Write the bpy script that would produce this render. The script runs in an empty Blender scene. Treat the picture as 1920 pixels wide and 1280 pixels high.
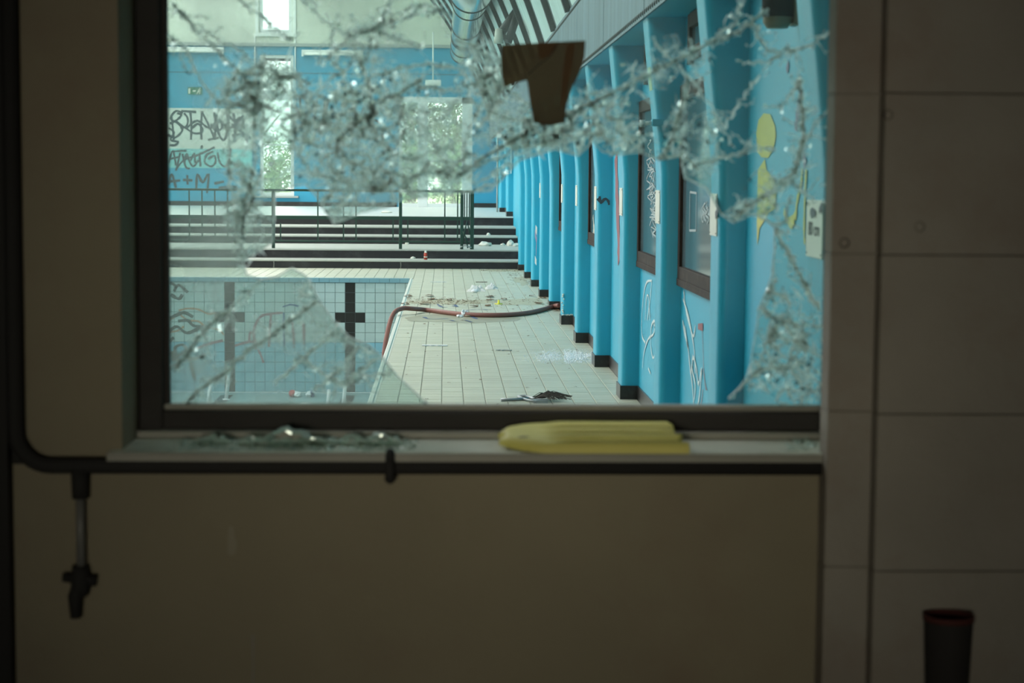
import bpy, bmesh, math, random
from mathutils import Vector, Matrix, noise
random.seed(7)
S = bpy.context.scene
COL = S.collection

# ------------------------------------------------------------------ camera
WALL_Y = 4.30                    # face of the window wall of the dark room
F = 3500.0                       # focal length in pixels of the 1920x1280 frame
CAM = Vector((0, 0, 1.52))
ROLL = 0.0077
vx, vy = 834 - 960, 332 - 640    # where the hall's long axis (+Y) vanishes
ux = vx * math.cos(ROLL) + vy * math.sin(ROLL)
uy = -vx * math.sin(ROLL) + vy * math.cos(ROLL)
PITCH = math.atan(-uy / F)
YAW = math.atan(-ux / F * math.cos(PITCH))
RC = (Matrix.Rotation(-YAW, 3, 'Z') @ Matrix.Rotation(math.pi / 2 - PITCH, 3, 'X') @ Matrix.Rotation(ROLL, 3, 'Z'))
cd = bpy.data.cameras.new('camera')
cam = bpy.data.objects.new('camera', cd)
COL.objects.link(cam)
cam.matrix_world = Matrix.Translation(CAM) @ RC.to_4x4()
cd.sensor_width = 36.0
cd.lens = F / 1920 * 36.0
cd.clip_end = 500
cd.dof.use_dof = True
cd.dof.focus_distance = 18.5
cd.dof.aperture_fstop = 4.2
cd.dof.aperture_blades = 7
S.camera = cam

# ------------------------------------------------------------------ sky, lights, exposure
W = bpy.data.worlds.new('overcast_sky')
S.world = W
W.use_nodes = True
bg = W.node_tree.nodes['Background']
bg.inputs[0].default_value = (0.99, 1.0, 0.985, 1)
bg.inputs[1].default_value = 5.7

def portal(name, loc, rot, sx, sy):
    l = bpy.data.lights.new(name, 'AREA')
    l.shape = 'RECTANGLE'; l.size = sx; l.size_y = sy
    l.cycles.is_portal = True
    o = bpy.data.objects.new(name, l)
    o.location = loc; o.rotation_euler = rot
    COL.objects.link(o)
# daylight enters the hall through the glazed left side and the roof light
portal('side_glazing_portal', (-12.9, 32, 2.3), (0, -math.pi / 2, 0), 3.4, 30)
portal('roof_light_portal', (-6.0, 28.4, 6.3), (0, 0, 0), 4.0, 38)
# weak fill light added behind the viewer to brighten the dark room's window wall
bl = bpy.data.lights.new('room_fill_light', 'AREA')
bl.shape = 'RECTANGLE'; bl.size = 0.9; bl.size_y = 0.6
bl.energy = 3.2; bl.color = (1.0, 0.95, 0.74); bl.spread = math.radians(30)
blo = bpy.data.objects.new('room_fill_light', bl)
blo.location = (-0.70, -3.05, 1.25)
blo.rotation_euler = (Vector((0.20, WALL_Y, 1.28)) - blo.location).to_track_quat('-Z', 'Y').to_euler()
COL.objects.link(blo)
S.view_settings.view_transform = 'Standard'
S.view_settings.look = 'None'
S.view_settings.gamma = 1
S.view_settings.use_curve_mapping = False
S.view_settings.exposure = 0.0
S.cycles.max_bounces = 8
S.cycles.diffuse_bounces = 5
S.cycles.transparent_max_bounces = 24
S.cycles.use_denoising = True

# ------------------------------------------------------------------ helpers
def ray(px, py):
    return RC @ Vector(((px - 960) / F, (640 - py) / F, -1))
def at(px, py, Y):
    d = ray(px, py)
    return CAM + d * (Y / d.y)
def atz(px, py, z):
    d = ray(px, py)
    return CAM + d * ((z - CAM.z) / d.z)
def atx(px, py, x):
    d = ray(px, py)
    return CAM + d * (x / d.x)

def lin(c):
    return tuple((v / 255 / 12.92) if v <= 10 else ((v / 255 + 0.055) / 1.055) ** 2.4 for v in c)

MATS = {}
def mat(name, color, rough=0.6, metal=0.0, var=0.0, scale=6.0, stretch=(1, 1, 1), spec=0.5, bump=0.0, bscale=40.0, dirt=None, dirt_amt=0.0, dirt_scale=2.0):
    m = bpy.data.materials.new(name); m.use_nodes = True
    nt = m.node_tree; p = nt.nodes['Principled BSDF']
    p.inputs['Roughness'].default_value = rough
    p.inputs['Metallic'].default_value = metal
    p.inputs['Specular IOR Level'].default_value = spec
    tc = nt.nodes.new('ShaderNodeTexCoord')
    geo = nt.nodes.new('ShaderNodeNewGeometry')
    col = None
    c4 = (*color, 1)
    p.inputs['Base Color'].default_value = c4
    if var > 0:
        mp = nt.nodes.new('ShaderNodeMapping'); mp.inputs['Scale'].default_value = stretch
        nz = nt.nodes.new('ShaderNodeTexNoise'); nz.inputs['Scale'].default_value = scale; nz.inputs['Detail'].default_value = 5
        nt.links.new(geo.outputs['Position'], mp.inputs['Vector']); nt.links.new(mp.outputs[0], nz.inputs['Vector'])
        mx = nt.nodes.new('ShaderNodeMix'); mx.data_type = 'RGBA'
        mx.inputs['A'].default_value = (*[v * (1 - var) for v in color], 1)
        mx.inputs['B'].default_value = (*[min(1, v * (1 + var)) for v in color], 1)
        nt.links.new(nz.outputs['Fac'], mx.inputs['Factor'])
        col = mx.outputs['Result']
    if dirt is not None:
        nz = nt.nodes.new('ShaderNodeTexNoise'); nz.inputs['Scale'].default_value = dirt_scale; nz.inputs['Detail'].default_value = 8; nz.inputs['Roughness'].default_value = 0.7
        nt.links.new(geo.outputs['Position'], nz.inputs['Vector'])
        rp = nt.nodes.new('ShaderNodeMapRange'); rp.inputs['From Min'].default_value = 0.5; rp.inputs['From Max'].default_value = 0.72
        rp.inputs['To Max'].default_value = dirt_amt
        nt.links.new(nz.outputs['Fac'], rp.inputs['Value'])
        mx2 = nt.nodes.new('ShaderNodeMix'); mx2.data_type = 'RGBA'
        mx2.inputs['A'].default_value = c4; mx2.inputs['B'].default_value = (*dirt, 1)
        if col: nt.links.new(col, mx2.inputs['A'])
        nt.links.new(rp.outputs[0], mx2.inputs['Factor'])
        col = mx2.outputs['Result']
    if col: nt.links.new(col, p.inputs['Base Color'])
    if bump > 0:
        nz = nt.nodes.new('ShaderNodeTexNoise'); nz.inputs['Scale'].default_value = bscale; nz.inputs['Detail'].default_value = 4
        nt.links.new(geo.outputs['Position'], nz.inputs['Vector'])
        bp = nt.nodes.new('ShaderNodeBump'); bp.inputs['Strength'].default_value = bump; bp.inputs['Distance'].default_value = 0.01
        nt.links.new(nz.outputs['Fac'], bp.inputs['Height']); nt.links.new(bp.outputs[0], p.inputs['Normal'])
    MATS[name] = m
    return m

def tile_mat(name, color, var, pitch, axes, rough=0.35, dirt=(0.2, 0.17, 0.12), dirt_amt=0.35, off=(0, 0, 0), fine=0.0):
    """tile colour that differs a little from tile to tile, plus soiling"""
    m = mat(name, color, rough, var=0.0, dirt=dirt, dirt_amt=dirt_amt, dirt_scale=1.1)
    nt = m.node_tree
    geo = [n for n in nt.nodes if n.type == 'NEW_GEOMETRY'][0]
    ad = nt.nodes.new('ShaderNodeVectorMath'); ad.operation = 'SUBTRACT'; ad.inputs[1].default_value = off
    dv = nt.nodes.new('ShaderNodeVectorMath'); dv.operation = 'DIVIDE'; dv.inputs[1].default_value = (pitch,) * 3
    fl = nt.nodes.new('ShaderNodeVectorMath'); fl.operation = 'FLOOR'
    mu = nt.nodes.new('ShaderNodeVectorMath'); mu.operation = 'MULTIPLY'; mu.inputs[1].default_value = axes
    wn = nt.nodes.new('ShaderNodeTexWhiteNoise'); wn.noise_dimensions = '3D'
    nt.links.new(geo.outputs['Position'], ad.inputs[0]); nt.links.new(ad.outputs[0], dv.inputs[0]); nt.links.new(dv.outputs[0], fl.inputs[0])
    nt.links.new(fl.outputs[0], mu.inputs[0]); nt.links.new(mu.outputs[0], wn.inputs['Vector'])
    mx = nt.nodes.new('ShaderNodeMix'); mx.data_type = 'RGBA'
    mx.inputs['A'].default_value = (*[v * (1 - var) for v in color], 1)
    mx.inputs['B'].default_value = (*[min(1, v * (1 + var)) for v in color], 1)
    nt.links.new(wn.outputs['Value'], mx.inputs['Factor'])
    d = [n for n in nt.nodes if n.type == 'MIX' and n is not mx][0]
    nt.links.new(mx.outputs['Result'], d.inputs['A'])
    return m

def shader_mat(name, build):
    m = bpy.data.materials.new(name); m.use_nodes = True
    nt = m.node_tree
    for n in list(nt.nodes):
        if n.type != 'OUTPUT_MATERIAL': nt.nodes.remove(n)
    out = [n for n in nt.nodes if n.type == 'OUTPUT_MATERIAL'][0]
    s = build(nt)
    nt.links.new(s, out.inputs['Surface'])
    MATS[name] = m
    return m
def sh(nt, kind, color=None, rough=None, ior=None):
    n = nt.nodes.new('ShaderNodeBsdf' + kind)
    if color: n.inputs['Color'].default_value = (*color, 1)
    if rough is not None: n.inputs['Roughness'].default_value = rough
    if ior: n.inputs['IOR'].default_value = ior
    return n.outputs[0]
def mixs(nt, fac, a, b):
    n = nt.nodes.new('ShaderNodeMixShader')
    if isinstance(fac, (int, float)): n.inputs[0].default_value = fac
    else: nt.links.new(fac, n.inputs[0])
    nt.links.new(a, n.inputs[1]); nt.links.new(b, n.inputs[2])
    return n.outputs[0]
def noise_fac(nt, scale, lo, hi, fmin=0.35, fmax=0.65):
    g = nt.nodes.new('ShaderNodeNewGeometry')
    n = nt.nodes.new('ShaderNodeTexNoise'); n.inputs['Scale'].default_value = scale; n.inputs['Detail'].default_value = 5
    nt.links.new(g.outputs['Position'], n.inputs['Vector'])
    r = nt.nodes.new('ShaderNodeMapRange'); r.inputs['From Min'].default_value = fmin; r.inputs['From Max'].default_value = fmax
    r.inputs['To Min'].default_value = lo; r.inputs['To Max'].default_value = hi
    nt.links.new(n.outputs['Fac'], r.inputs['Value'])
    return r.outputs[0]

def wloc(o):
    v = Vector((0, 0, 0))
    while o:
        v += o.location; o = o.parent
    return v

def tag(o, label=None, cat=None, group=None, kind=None):
    if label: o['label'] = label
    if cat: o['category'] = cat
    if group: o['group'] = group
    if kind: o['kind'] = kind
    return o

class MB:
    def __init__(s): s.v = []; s.f = []; s.sm = []
    def add(s, vs, fs, smooth=False):
        b = len(s.v); s.v += [Vector(q) for q in vs]
        s.f += [[b + i for i in f] for f in fs]; s.sm += [smooth] * len(fs)
        return s
    def box(s, x0, x1, y0, y1, z0, z1, M=None):
        vs = [Vector((x, y, z)) for x in (x0, x1) for y in (y0, y1) for z in (z0, z1)]
        if M: vs = [M @ q for q in vs]
        return s.add(vs, [(0, 1, 3, 2), (4, 6, 7, 5), (0, 4, 5, 1), (2, 3, 7, 6), (0, 2, 6, 4), (1, 5, 7, 3)])
    def prism(s, poly, d, smooth=False):
        """poly: list of 3-D points, d: extrusion vector"""
        n = len(poly); d = Vector(d); p = [Vector(q) for q in poly]
        vs = p + [q + d for q in p]
        s.add(vs, [list(range(n))[::-1], [n + i for i in range(n)]])
        return s.add(vs, [[i, (i + 1) % n, n + (i + 1) % n, n + i] for i in range(n)], smooth)
    def tube(s, pts, r, seg=8, caps=True, smooth=True):
        P = [Vector(q) for q in pts]; n = len(P)
        rs = r if isinstance(r, (list, tuple)) else [r] * n
        t0 = (P[1] - P[0]).normalized()
        up = Vector((0, 0, 1)) if abs(t0.z) < 0.9 else Vector((1, 0, 0))
        vs = []
        for i in range(n):
            t = (P[min(i + 1, n - 1)] - P[max(i - 1, 0)])
            t = t.normalized() if t.length > 1e-9 else t0
            a = up - t * up.dot(t)
            if a.length < 1e-6: a = t.orthogonal()
            a.normalize(); up = a
            b = t.cross(a)
            for k in range(seg):
                w = 2 * math.pi * k / seg
                vs.append(P[i] + (a * math.cos(w) + b * math.sin(w)) * rs[i])
        fs = [[i * seg + k, i * seg + (k + 1) % seg, (i + 1) * seg + (k + 1) % seg, (i + 1) * seg + k] for i in range(n - 1) for k in range(seg)]
        s.add(vs, fs, smooth)
        if caps:
            s.add(vs[:seg], [list(range(seg))[::-1]]); s.add(vs[-seg:], [list(range(seg))])
        return s
    def lathe(s, prof, c, axis='z', seg=20, smooth=True):
        c = Vector(c); n = len(prof); vs = []
        for r, h in prof:
            for k in range(seg):
                w = 2 * math.pi * k / seg
                a, b = r * math.cos(w), r * math.sin(w)
                vs.append(c + (Vector((a, b, h)) if axis == 'z' else Vector((a, h, b)) if axis == 'y' else Vector((h, a, b))))
        fs = [[i * seg + k, i * seg + (k + 1) % seg, (i + 1) * seg + (k + 1) % seg, (i + 1) * seg + k] for i in range(n - 1) for k in range(seg)]
        return s.add(vs, fs, smooth)
    def ribbon(s, pts, w, nrm, wj=0.0):
        """flat paint stroke of width w along pts, lying on a surface with normal nrm"""
        nrm = Vector(nrm); s.nr = getattr(s, 'nr', 0) + 1
        P = [Vector(q) + nrm * 0.0004 * (s.nr % 24) for q in pts]; n = len(P); vs = []
        for i in range(n):
            t = P[min(i + 1, n - 1)] - P[max(i - 1, 0)]
            if t.length < 1e-9: t = Vector((1, 0, 0.3))
            sd = nrm.cross(t).normalized() * (w * 0.5 * (1 + random.uniform(-wj, wj)))
            vs += [P[i] - sd, P[i] + sd]
        return s.add(vs, [[2 * i, 2 * i + 1, 2 * i + 3, 2 * i + 2] for i in range(n - 1)])
    def blob(s, c, r, sc=(1, 1, 1), sub=2, amp=0.25, fr=2.0, seed=0, smooth=True, flat=False):
        bm = bmesh.new(); bmesh.ops.create_icosphere(bm, subdivisions=sub, radius=1)
        c = Vector(c); vs = []
        for q in bm.verts:
            k = 1 + amp * noise.noise(q.co * fr + Vector((seed * 3.1, seed * 1.7, seed)))
            z = q.co.z * k
            if flat and z < -0.35: z = -0.35
            vs.append(c + Vector((q.co.x * k * sc[0], q.co.y * k * sc[1], z * sc[2])) * r)
        fs = [[q.index for q in f.verts] for f in bm.faces]
        bm.free()
        return s.add(vs, fs, smooth)
    def build(s, name, m, parent=None, origin=None, bevel=0.0, bseg=2):
        me = bpy.data.meshes.new(name)
        if origin is None:
            if parent is not None: origin = wloc(parent)
            else:
                lo = [min(q[i] for q in s.v) for i in range(3)]; hi = [max(q[i] for q in s.v) for i in range(3)]
                origin = Vector(((lo[0] + hi[0]) / 2, (lo[1] + hi[1]) / 2, lo[2]))
        origin = Vector(origin)
        me.from_pydata([q - origin for q in s.v], [], s.f)
        for p, k in zip(me.polygons, s.sm): p.use_smooth = k
        bm = bmesh.new(); bm.from_mesh(me); bmesh.ops.remove_doubles(bm, verts=bm.verts, dist=1e-6)
        bmesh.ops.recalc_face_normals(bm, faces=bm.faces); bm.to_mesh(me); bm.free()
        me.update()
        for q in (m if isinstance(m, (list, tuple)) else [m]): me.materials.append(MATS[q])
        o = bpy.data.objects.new(name, me); COL.objects.link(o)
        if parent is not None:
            o.parent = parent; o.location = origin - wloc(parent)
        else: o.location = origin
        if bevel > 0:
            b = o.modifiers.new('bevel', 'BEVEL'); b.width = bevel; b.segments = bseg; b.limit_method = 'ANGLE'; b.angle_limit = math.radians(35)
        return o

def thing(name, label, cat, loc, group=None, kind=None):
    o = bpy.data.objects.new(name, None); COL.objects.link(o)
    o.location = loc; o.empty_display_size = 0.1
    return tag(o, label, cat, group, kind)
def setting(name, loc=(0, 0, 0)):
    o = bpy.data.objects.new(name, None); COL.objects.link(o); o.location = loc
    o['kind'] = 'structure'
    return o
def share(name, me, parent, loc):
    o = bpy.data.objects.new(name, me); COL.objects.link(o); o.parent = parent
    o.location = Vector(loc) - wloc(parent)
    return o
def smoothpath(pts, n=8):
    """Catmull-Rom through pts"""
    P = [Vector(p) for p in pts]; out = []
    for i in range(len(P) - 1):
        p0, p1, p2, p3 = P[max(i - 1, 0)], P[i], P[i + 1], P[min(i + 2, len(P) - 1)]
        for k in range(n):
            t = k / n
            out.append(0.5 * ((2 * p1) + (p2 - p0) * t + (2 * p0 - 5 * p1 + 4 * p2 - p3) * t * t + (3 * p1 - p0 - 3 * p2 + p3) * t ** 3))
    out.append(P[-1])
    return out

# ------------------------------------------------------------------ materials
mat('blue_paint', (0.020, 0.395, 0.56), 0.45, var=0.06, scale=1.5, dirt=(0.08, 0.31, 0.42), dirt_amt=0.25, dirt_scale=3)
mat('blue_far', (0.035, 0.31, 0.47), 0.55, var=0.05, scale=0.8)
mat('cream_wall', (0.63, 0.66, 0.57), 0.7, var=0.04, scale=0.7)
mat('trim_grey', (0.34, 0.38, 0.36), 0.5)
mat('white_paint', (0.78, 0.82, 0.78), 0.4)
mat('upvc', (0.70, 0.75, 0.73), 0.35)
mat('black_tile', (0.022, 0.022, 0.020), 0.35, var=0.3, scale=9, dirt=(0.10, 0.10, 0.09), dirt_amt=0.5, dirt_scale=7)
mat('riser_black', (0.013, 0.0135, 0.0145), 0.6, var=0.3, scale=1.2, stretch=(1, 1, 5), dirt=(0.075, 0.076, 0.075), dirt_amt=0.6, dirt_scale=2.2)
mat('tread', (0.40, 0.43, 0.38), 0.6, var=0.1, scale=2, dirt=(0.25, 0.26, 0.23), dirt_amt=0.4)
mat('platform', (0.60, 0.64, 0.60), 0.4, var=0.06, scale=1)
tile_mat('deck_tile', (0.53, 0.54, 0.42), 0.05, 0.15, (1, 1, 0), rough=0.38, dirt=(0.40, 0.40, 0.30), dirt_amt=0.35, off=(-0.464, 0, 0))
mat('grout', (0.20, 0.205, 0.165), 0.8, var=0.2, scale=3)
mat('grout_pool', (0.16, 0.19, 0.19), 0.8)
tile_mat('pool_tile', (0.42, 0.54, 0.52), 0.04, 0.15, (1, 0, 1), rough=0.25, dirt=(0.20, 0.24, 0.26), dirt_amt=0.3)
mat('pool_tile_blue', (0.22, 0.44, 0.52), 0.25, var=0.05, scale=4)
mat('pool_tile_black', (0.022, 0.020, 0.017), 0.3, var=0.2, scale=9)
mat('pool_rim', (0.20, 0.37, 0.42), 0.3, var=0.08, scale=3)
mat('pool_floor', (0.22, 0.34, 0.35), 0.35, var=0.08, scale=0.8)
mat('kerb', (0.62, 0.66, 0.58), 0.45, var=0.05, scale=3)
mat('brown_frame', (0.026, 0.017, 0.012), 0.7, spec=0.2, var=0.25, scale=8, dirt=(0.12, 0.09, 0.06), dirt_amt=0.35, dirt_scale=9)
mat('dirty_pane', (0.10, 0.16, 0.18), 0.12, var=0.35, scale=5, stretch=(1, 1, 0.25), spec=0.8)
mat('metal_sheet', (0.105, 0.155, 0.195), 0.5, metal=0.6, var=0.75, scale=2.6, stretch=(1, 2.2, 0.2))
mat('metal_roof', (0.66, 0.75, 0.78), 0.36, metal=0.75, var=0.3, scale=2.5, stretch=(0.2, 6, 0.2))
mat('duct_metal', (0.62, 0.66, 0.66), 0.18, metal=1.0)
mat('dark_steel', (0.025, 0.026, 0.026), 0.55, var=0.3, scale=8)
mat('green_paint', (0.012, 0.045, 0.030), 0.4, var=0.2, scale=6)
mat('hose_rubber', (0.22, 0.090, 0.070), 0.55, var=0.15, scale=12)
mat('plaster', (0.255, 0.222, 0.150), 0.85, var=0.16, scale=2.2, bump=0.25, bscale=30, dirt=(0.20, 0.13, 0.09), dirt_amt=0.45, dirt_scale=1.3)
mat('block', (0.30, 0.275, 0.235), 0.9, var=0.2, scale=3, bump=0.4, bscale=25, dirt=(0.22, 0.15, 0.11), dirt_amt=0.5, dirt_scale=1.6)
mat('mortar', (0.25, 0.23, 0.195), 0.9)
mat('room_dark', (0.10, 0.095, 0.08), 0.9)
mat('frame_wood', (0.046, 0.043, 0.040), 0.75, spec=0.12, var=0.2, scale=6, stretch=(1, 1, 3))
mat('black_iron', (0.030, 0.029, 0.028), 0.75, spec=0.15)
mat('grey_pipe', (0.17, 0.17, 0.16), 0.45)
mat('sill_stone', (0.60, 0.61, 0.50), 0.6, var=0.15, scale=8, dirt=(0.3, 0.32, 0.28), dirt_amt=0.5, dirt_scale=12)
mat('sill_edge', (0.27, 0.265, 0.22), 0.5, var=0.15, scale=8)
mat('foam_yellow', (0.72, 0.66, 0.17), 0.6, var=0.08, scale=9)
mat('foam_mark', (0.10, 0.09, 0.03), 0.7)
mat('sign_white', (0.70, 0.72, 0.62), 0.5, var=0.08, scale=12)
mat('ink', (0.022, 0.024, 0.028), 0.6)
mat('ink_soft', (0.055, 0.075, 0.085), 0.6)
mat('mint', (0.22, 0.55, 0.55), 0.5, var=0.04, scale=1)
mat('panel_white', (0.62, 0.68, 0.62), 0.5, var=0.04, scale=1)
mat('exit_green', (0.01, 0.16, 0.09), 0.4)
mat('yellow_paint', (0.56, 0.55, 0.10), 0.5, var=0.15, scale=12)
mat('purple_paint', (0.14, 0.13, 0.24), 0.5, var=0.2, scale=10)
mat('red_paint', (0.26, 0.06, 0.07), 0.5, var=0.2, scale=10)
mat('blue_ink', (0.05, 0.10, 0.22), 0.5)
mat('orange_paint', (0.45, 0.17, 0.05), 0.5)
mat('chalk', (0.62, 0.74, 0.74), 0.6)
mat('plastic_white', (0.74, 0.78, 0.80), 0.35, var=0.08, scale=8)
mat('rubble_white', (0.66, 0.68, 0.60), 0.7, var=0.1, scale=20)
mat('red_can', (0.42, 0.05, 0.025), 0.35)
mat('red_cup', (0.50, 0.06, 0.06), 0.4)
mat('steel_tool', (0.30, 0.33, 0.34), 0.35, metal=0.6)
mat('mop_fibre', (0.045, 0.042, 0.032), 0.9, var=0.4, scale=60)
mat('leaf_brown', (0.11, 0.062, 0.024), 0.8, var=0.4, scale=30)
mat('dirt_brown', (0.15, 0.09, 0.04), 0.9, var=0.4, scale=40)
mat('lemon', (0.75, 0.72, 0.04), 0.4)
mat('beige_plastic', (0.28, 0.22, 0.15), 0.5)
mat('bin_black', (0.034, 0.031, 0.030), 0.8, spec=0.15)
mat('bin_red', (0.09, 0.028, 0.024), 0.7, spec=0.2)
mat('tape_green', (0.35, 0.52, 0.28), 0.5)
mat('bark', (0.10, 0.075, 0.05), 0.9, var=0.3, scale=12)
mat('leaves_a', (0.10, 0.16, 0.075), 0.6, var=0.45, scale=3)
mat('leaves_b', (0.22, 0.36, 0.12), 0.6, var=0.4, scale=3)
mat('grass_outside', (0.20, 0.30, 0.12), 0.9, var=0.3, scale=2)
mat('faded_red', (0.27, 0.15, 0.16), 0.5)
mat('faded_orange', (0.40, 0.27, 0.18), 0.5)
mat('faded_ink', (0.10, 0.11, 0.10), 0.5, var=0.5, scale=14)
mat('stain_lime', (0.17, 0.17, 0.15), 0.7, var=0.3, scale=20)
mat('scar', (0.30, 0.27, 0.20), 0.9)
mat('stain_tan', (0.44, 0.42, 0.29), 0.5, var=0.25, scale=9)
mat('scratch', (0.34, 0.42, 0.43), 0.6)
mat('tube_white', (0.80, 0.83, 0.78), 0.3)
mat('puddle_wet', (0.34, 0.33, 0.235), 0.35, var=0.15, scale=4)

def _glass(nt):
    g = nt.nodes.new('ShaderNodeNewGeometry'); sx = nt.nodes.new('ShaderNodeSeparateXYZ'); nt.links.new(g.outputs['Position'], sx.inputs[0])
    r = nt.nodes.new('ShaderNodeMapRange'); r.inputs['From Min'].default_value = -0.6; r.inputs['From Max'].default_value = 0.55
    r.inputs['To Min'].default_value = 0.32; r.inputs['To Max'].default_value = 0.035; nt.links.new(sx.outputs['X'], r.inputs['Value'])
    mu = nt.nodes.new('ShaderNodeMath'); mu.operation = 'MULTIPLY'; nt.links.new(r.outputs[0], mu.inputs[0]); nt.links.new(noise_fac(nt, 5, 0.6, 1.3), mu.inputs[1])
    a = mixs(nt, mu.outputs[0], sh(nt, 'Transparent', (0.82, 0.91, 0.89)), mixs(nt, 0.35, sh(nt, 'Translucent', (0.74, 0.80, 0.76)), sh(nt, 'Diffuse', (0.5, 0.56, 0.53))))
    return a
shader_mat('broken_glass', _glass)
def _crack(nt):
    core = mixs(nt, 0.40, sh(nt, 'Refraction', (0.99, 0.99, 0.98), 0.6, 1.22), sh(nt, 'Translucent', (0.96, 0.96, 0.94)))
    return mixs(nt, noise_fac(nt, 60, 0.55, 1.0), sh(nt, 'Transparent', (0.9, 0.94, 0.92)), core)
shader_mat('crack_glass', _crack)
def _prism(nt):
    return mixs(nt, 0.25, sh(nt, 'Refraction', (0.97, 0.99, 0.97), 0.22, 1.5), sh(nt, 'Transparent', (0.9, 0.95, 0.93)))
shader_mat('prism_glass', _prism)
def _frost(nt):
    return mixs(nt, noise_fac(nt, 70, 0.05, 0.55), sh(nt, 'Transparent', (0.95, 0.97, 0.96)), mixs(nt, 0.5, sh(nt, 'Translucent', (0.95, 0.95, 0.93)), sh(nt, 'Refraction', (1, 1, 1), 0.4, 1.2)))
shader_mat('frosted_glass', _frost)
def _shard(nt):
    core = mixs(nt, 0.45, sh(nt, 'Transparent', (0.8, 0.92, 0.88)), mixs(nt, 0.35, sh(nt, 'Translucent', (0.82, 0.90, 0.85)), sh(nt, 'Glossy', (0.9, 1, 0.95), 0.1)))
    return mixs(nt, 0.4, core, sh(nt, 'Diffuse', (0.66, 0.74, 0.68)))
shader_mat('glass_chip', _shard)
def _brown(nt):
    return mixs(nt, 0.22, mixs(nt, 0.45, sh(nt, 'Diffuse', (0.17, 0.145, 0.10)), sh(nt, 'Translucent', (0.16, 0.12, 0.08))), sh(nt, 'Transparent', (0.75, 0.6, 0.45)))
shader_mat('brown_card', _brown)
def _brown2(nt):
    return mixs(nt, 0.30, mixs(nt, 0.5, sh(nt, 'Diffuse', (0.26, 0.18, 0.11)), sh(nt, 'Translucent', (0.42, 0.28, 0.15))), sh(nt, 'Transparent', (0.8, 0.66, 0.5)))
shader_mat('brown_card_light', _brown2)
def _pane(nt):
    return mixs(nt, 0.10, mixs(nt, 0.10, sh(nt, 'Transparent', (0.93, 0.97, 0.95)), sh(nt, 'Translucent', (0.8, 0.85, 0.8))), sh(nt, 'Glossy', (1, 1, 1), 0.03))
shader_mat('clear_pane', _pane)
def _bag(nt):
    return mixs(nt, 0.5, sh(nt, 'Diffuse', (0.88, 0.88, 0.87)), sh(nt, 'Translucent', (0.85, 0.85, 0.85)))
shader_mat('bag_film', _bag)

# ================================================================== THE POOL HALL
XP, XR, XL = 1.225, 1.345, -13.0      # pier faces, recessed wall, far left wall
YF = 47.5                             # end wall
YP = 28.0                             # far rim of the pool
XE, XT = -0.52, -0.464                # pool edge, first deck tile
SOF = 2.42                            # underside of the metal bulkhead
XB = 1.112                            # face of the bulkhead
TZ = 3.03                             # top of the bulkhead

# ---- deck with its tiles
deck = setting('pool_deck')
b = MB()
b.box(XT - 0.001, 1.7, 4.75, 31.2, -0.3, -0.006)
b.box(XL, XT - 0.002, YP + 0.03, 31.2, -0.3, -0.006)
b.box(XL, XT - 0.002, 4.75, 6.5, -0.3, -0.006)
b.build('grout_bed', 'grout', deck)
k = MB()
k.prism([(XE, 6.5, -0.14), (XE, 6.5, -0.012), (XE + 0.012, 6.5, 0.006), (XE + 0.036, 6.5, 0.006), (XE + 0.044, 6.5, -0.005), (XT, 6.5, -0.005), (XT, 6.5, -0.14)], (0, YP - 6.5, 0))
k.build('pool_kerb', 'kerb', deck)
TP = 0.15
def tile_top(mb, x, y, w=0.1458, dz=0.0):
    g = (TP - w) / 2; a = 0.003
    x0, x1, y0, y1 = x + g, x + TP - g, y + g, y + TP - g
    mb.add([(x0, y0, -0.006), (x1, y0, -0.006), (x1, y1, -0.006), (x0, y1, -0.006), (x0 + a, y0 + a, dz), (x1 - a, y0 + a, dz), (x1 - a, y1 - a, dz), (x0 + a, y1 - a, dz)],
           [(4, 5, 6, 7), (0, 1, 5, 4), (1, 2, 6, 5), (2, 3, 7, 6), (3, 0, 4, 7)])
tm = MB(); tile_top(tm, 0, 0)
proto = tm.build('tile', 'deck_tile', deck); tme = proto.data
bpy.data.objects.remove(proto)
NEAR0 = 12.15
for r in range(25):
    for c in range(12):
        o = share('tile', tme, deck, (XT + c * TP, NEAR0 + r * TP, random.uniform(-0.0008, 0.0006)))
far = MB()
y = NEAR0 + 25 * TP
while y < 31.1:
    for c in range(12): tile_top(far, XT + c * TP, y, dz=random.uniform(-0.0008, 0.0006))
    y += TP
y = NEAR0 - TP
while y > 8:
    for c in range(12): tile_top(far, XT + c * TP, y, dz=random.uniform(-0.0008, 0.0006))
    y -= TP
for r in range(21):
    for c in range(1, 34):
        tile_top(far, XT - c * TP, YP + 0.05 + r * TP, dz=random.uniform(-0.0008, 0.0006))
tag(far.build('distant_tiles', 'deck_tile', deck), kind='stuff')

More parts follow.
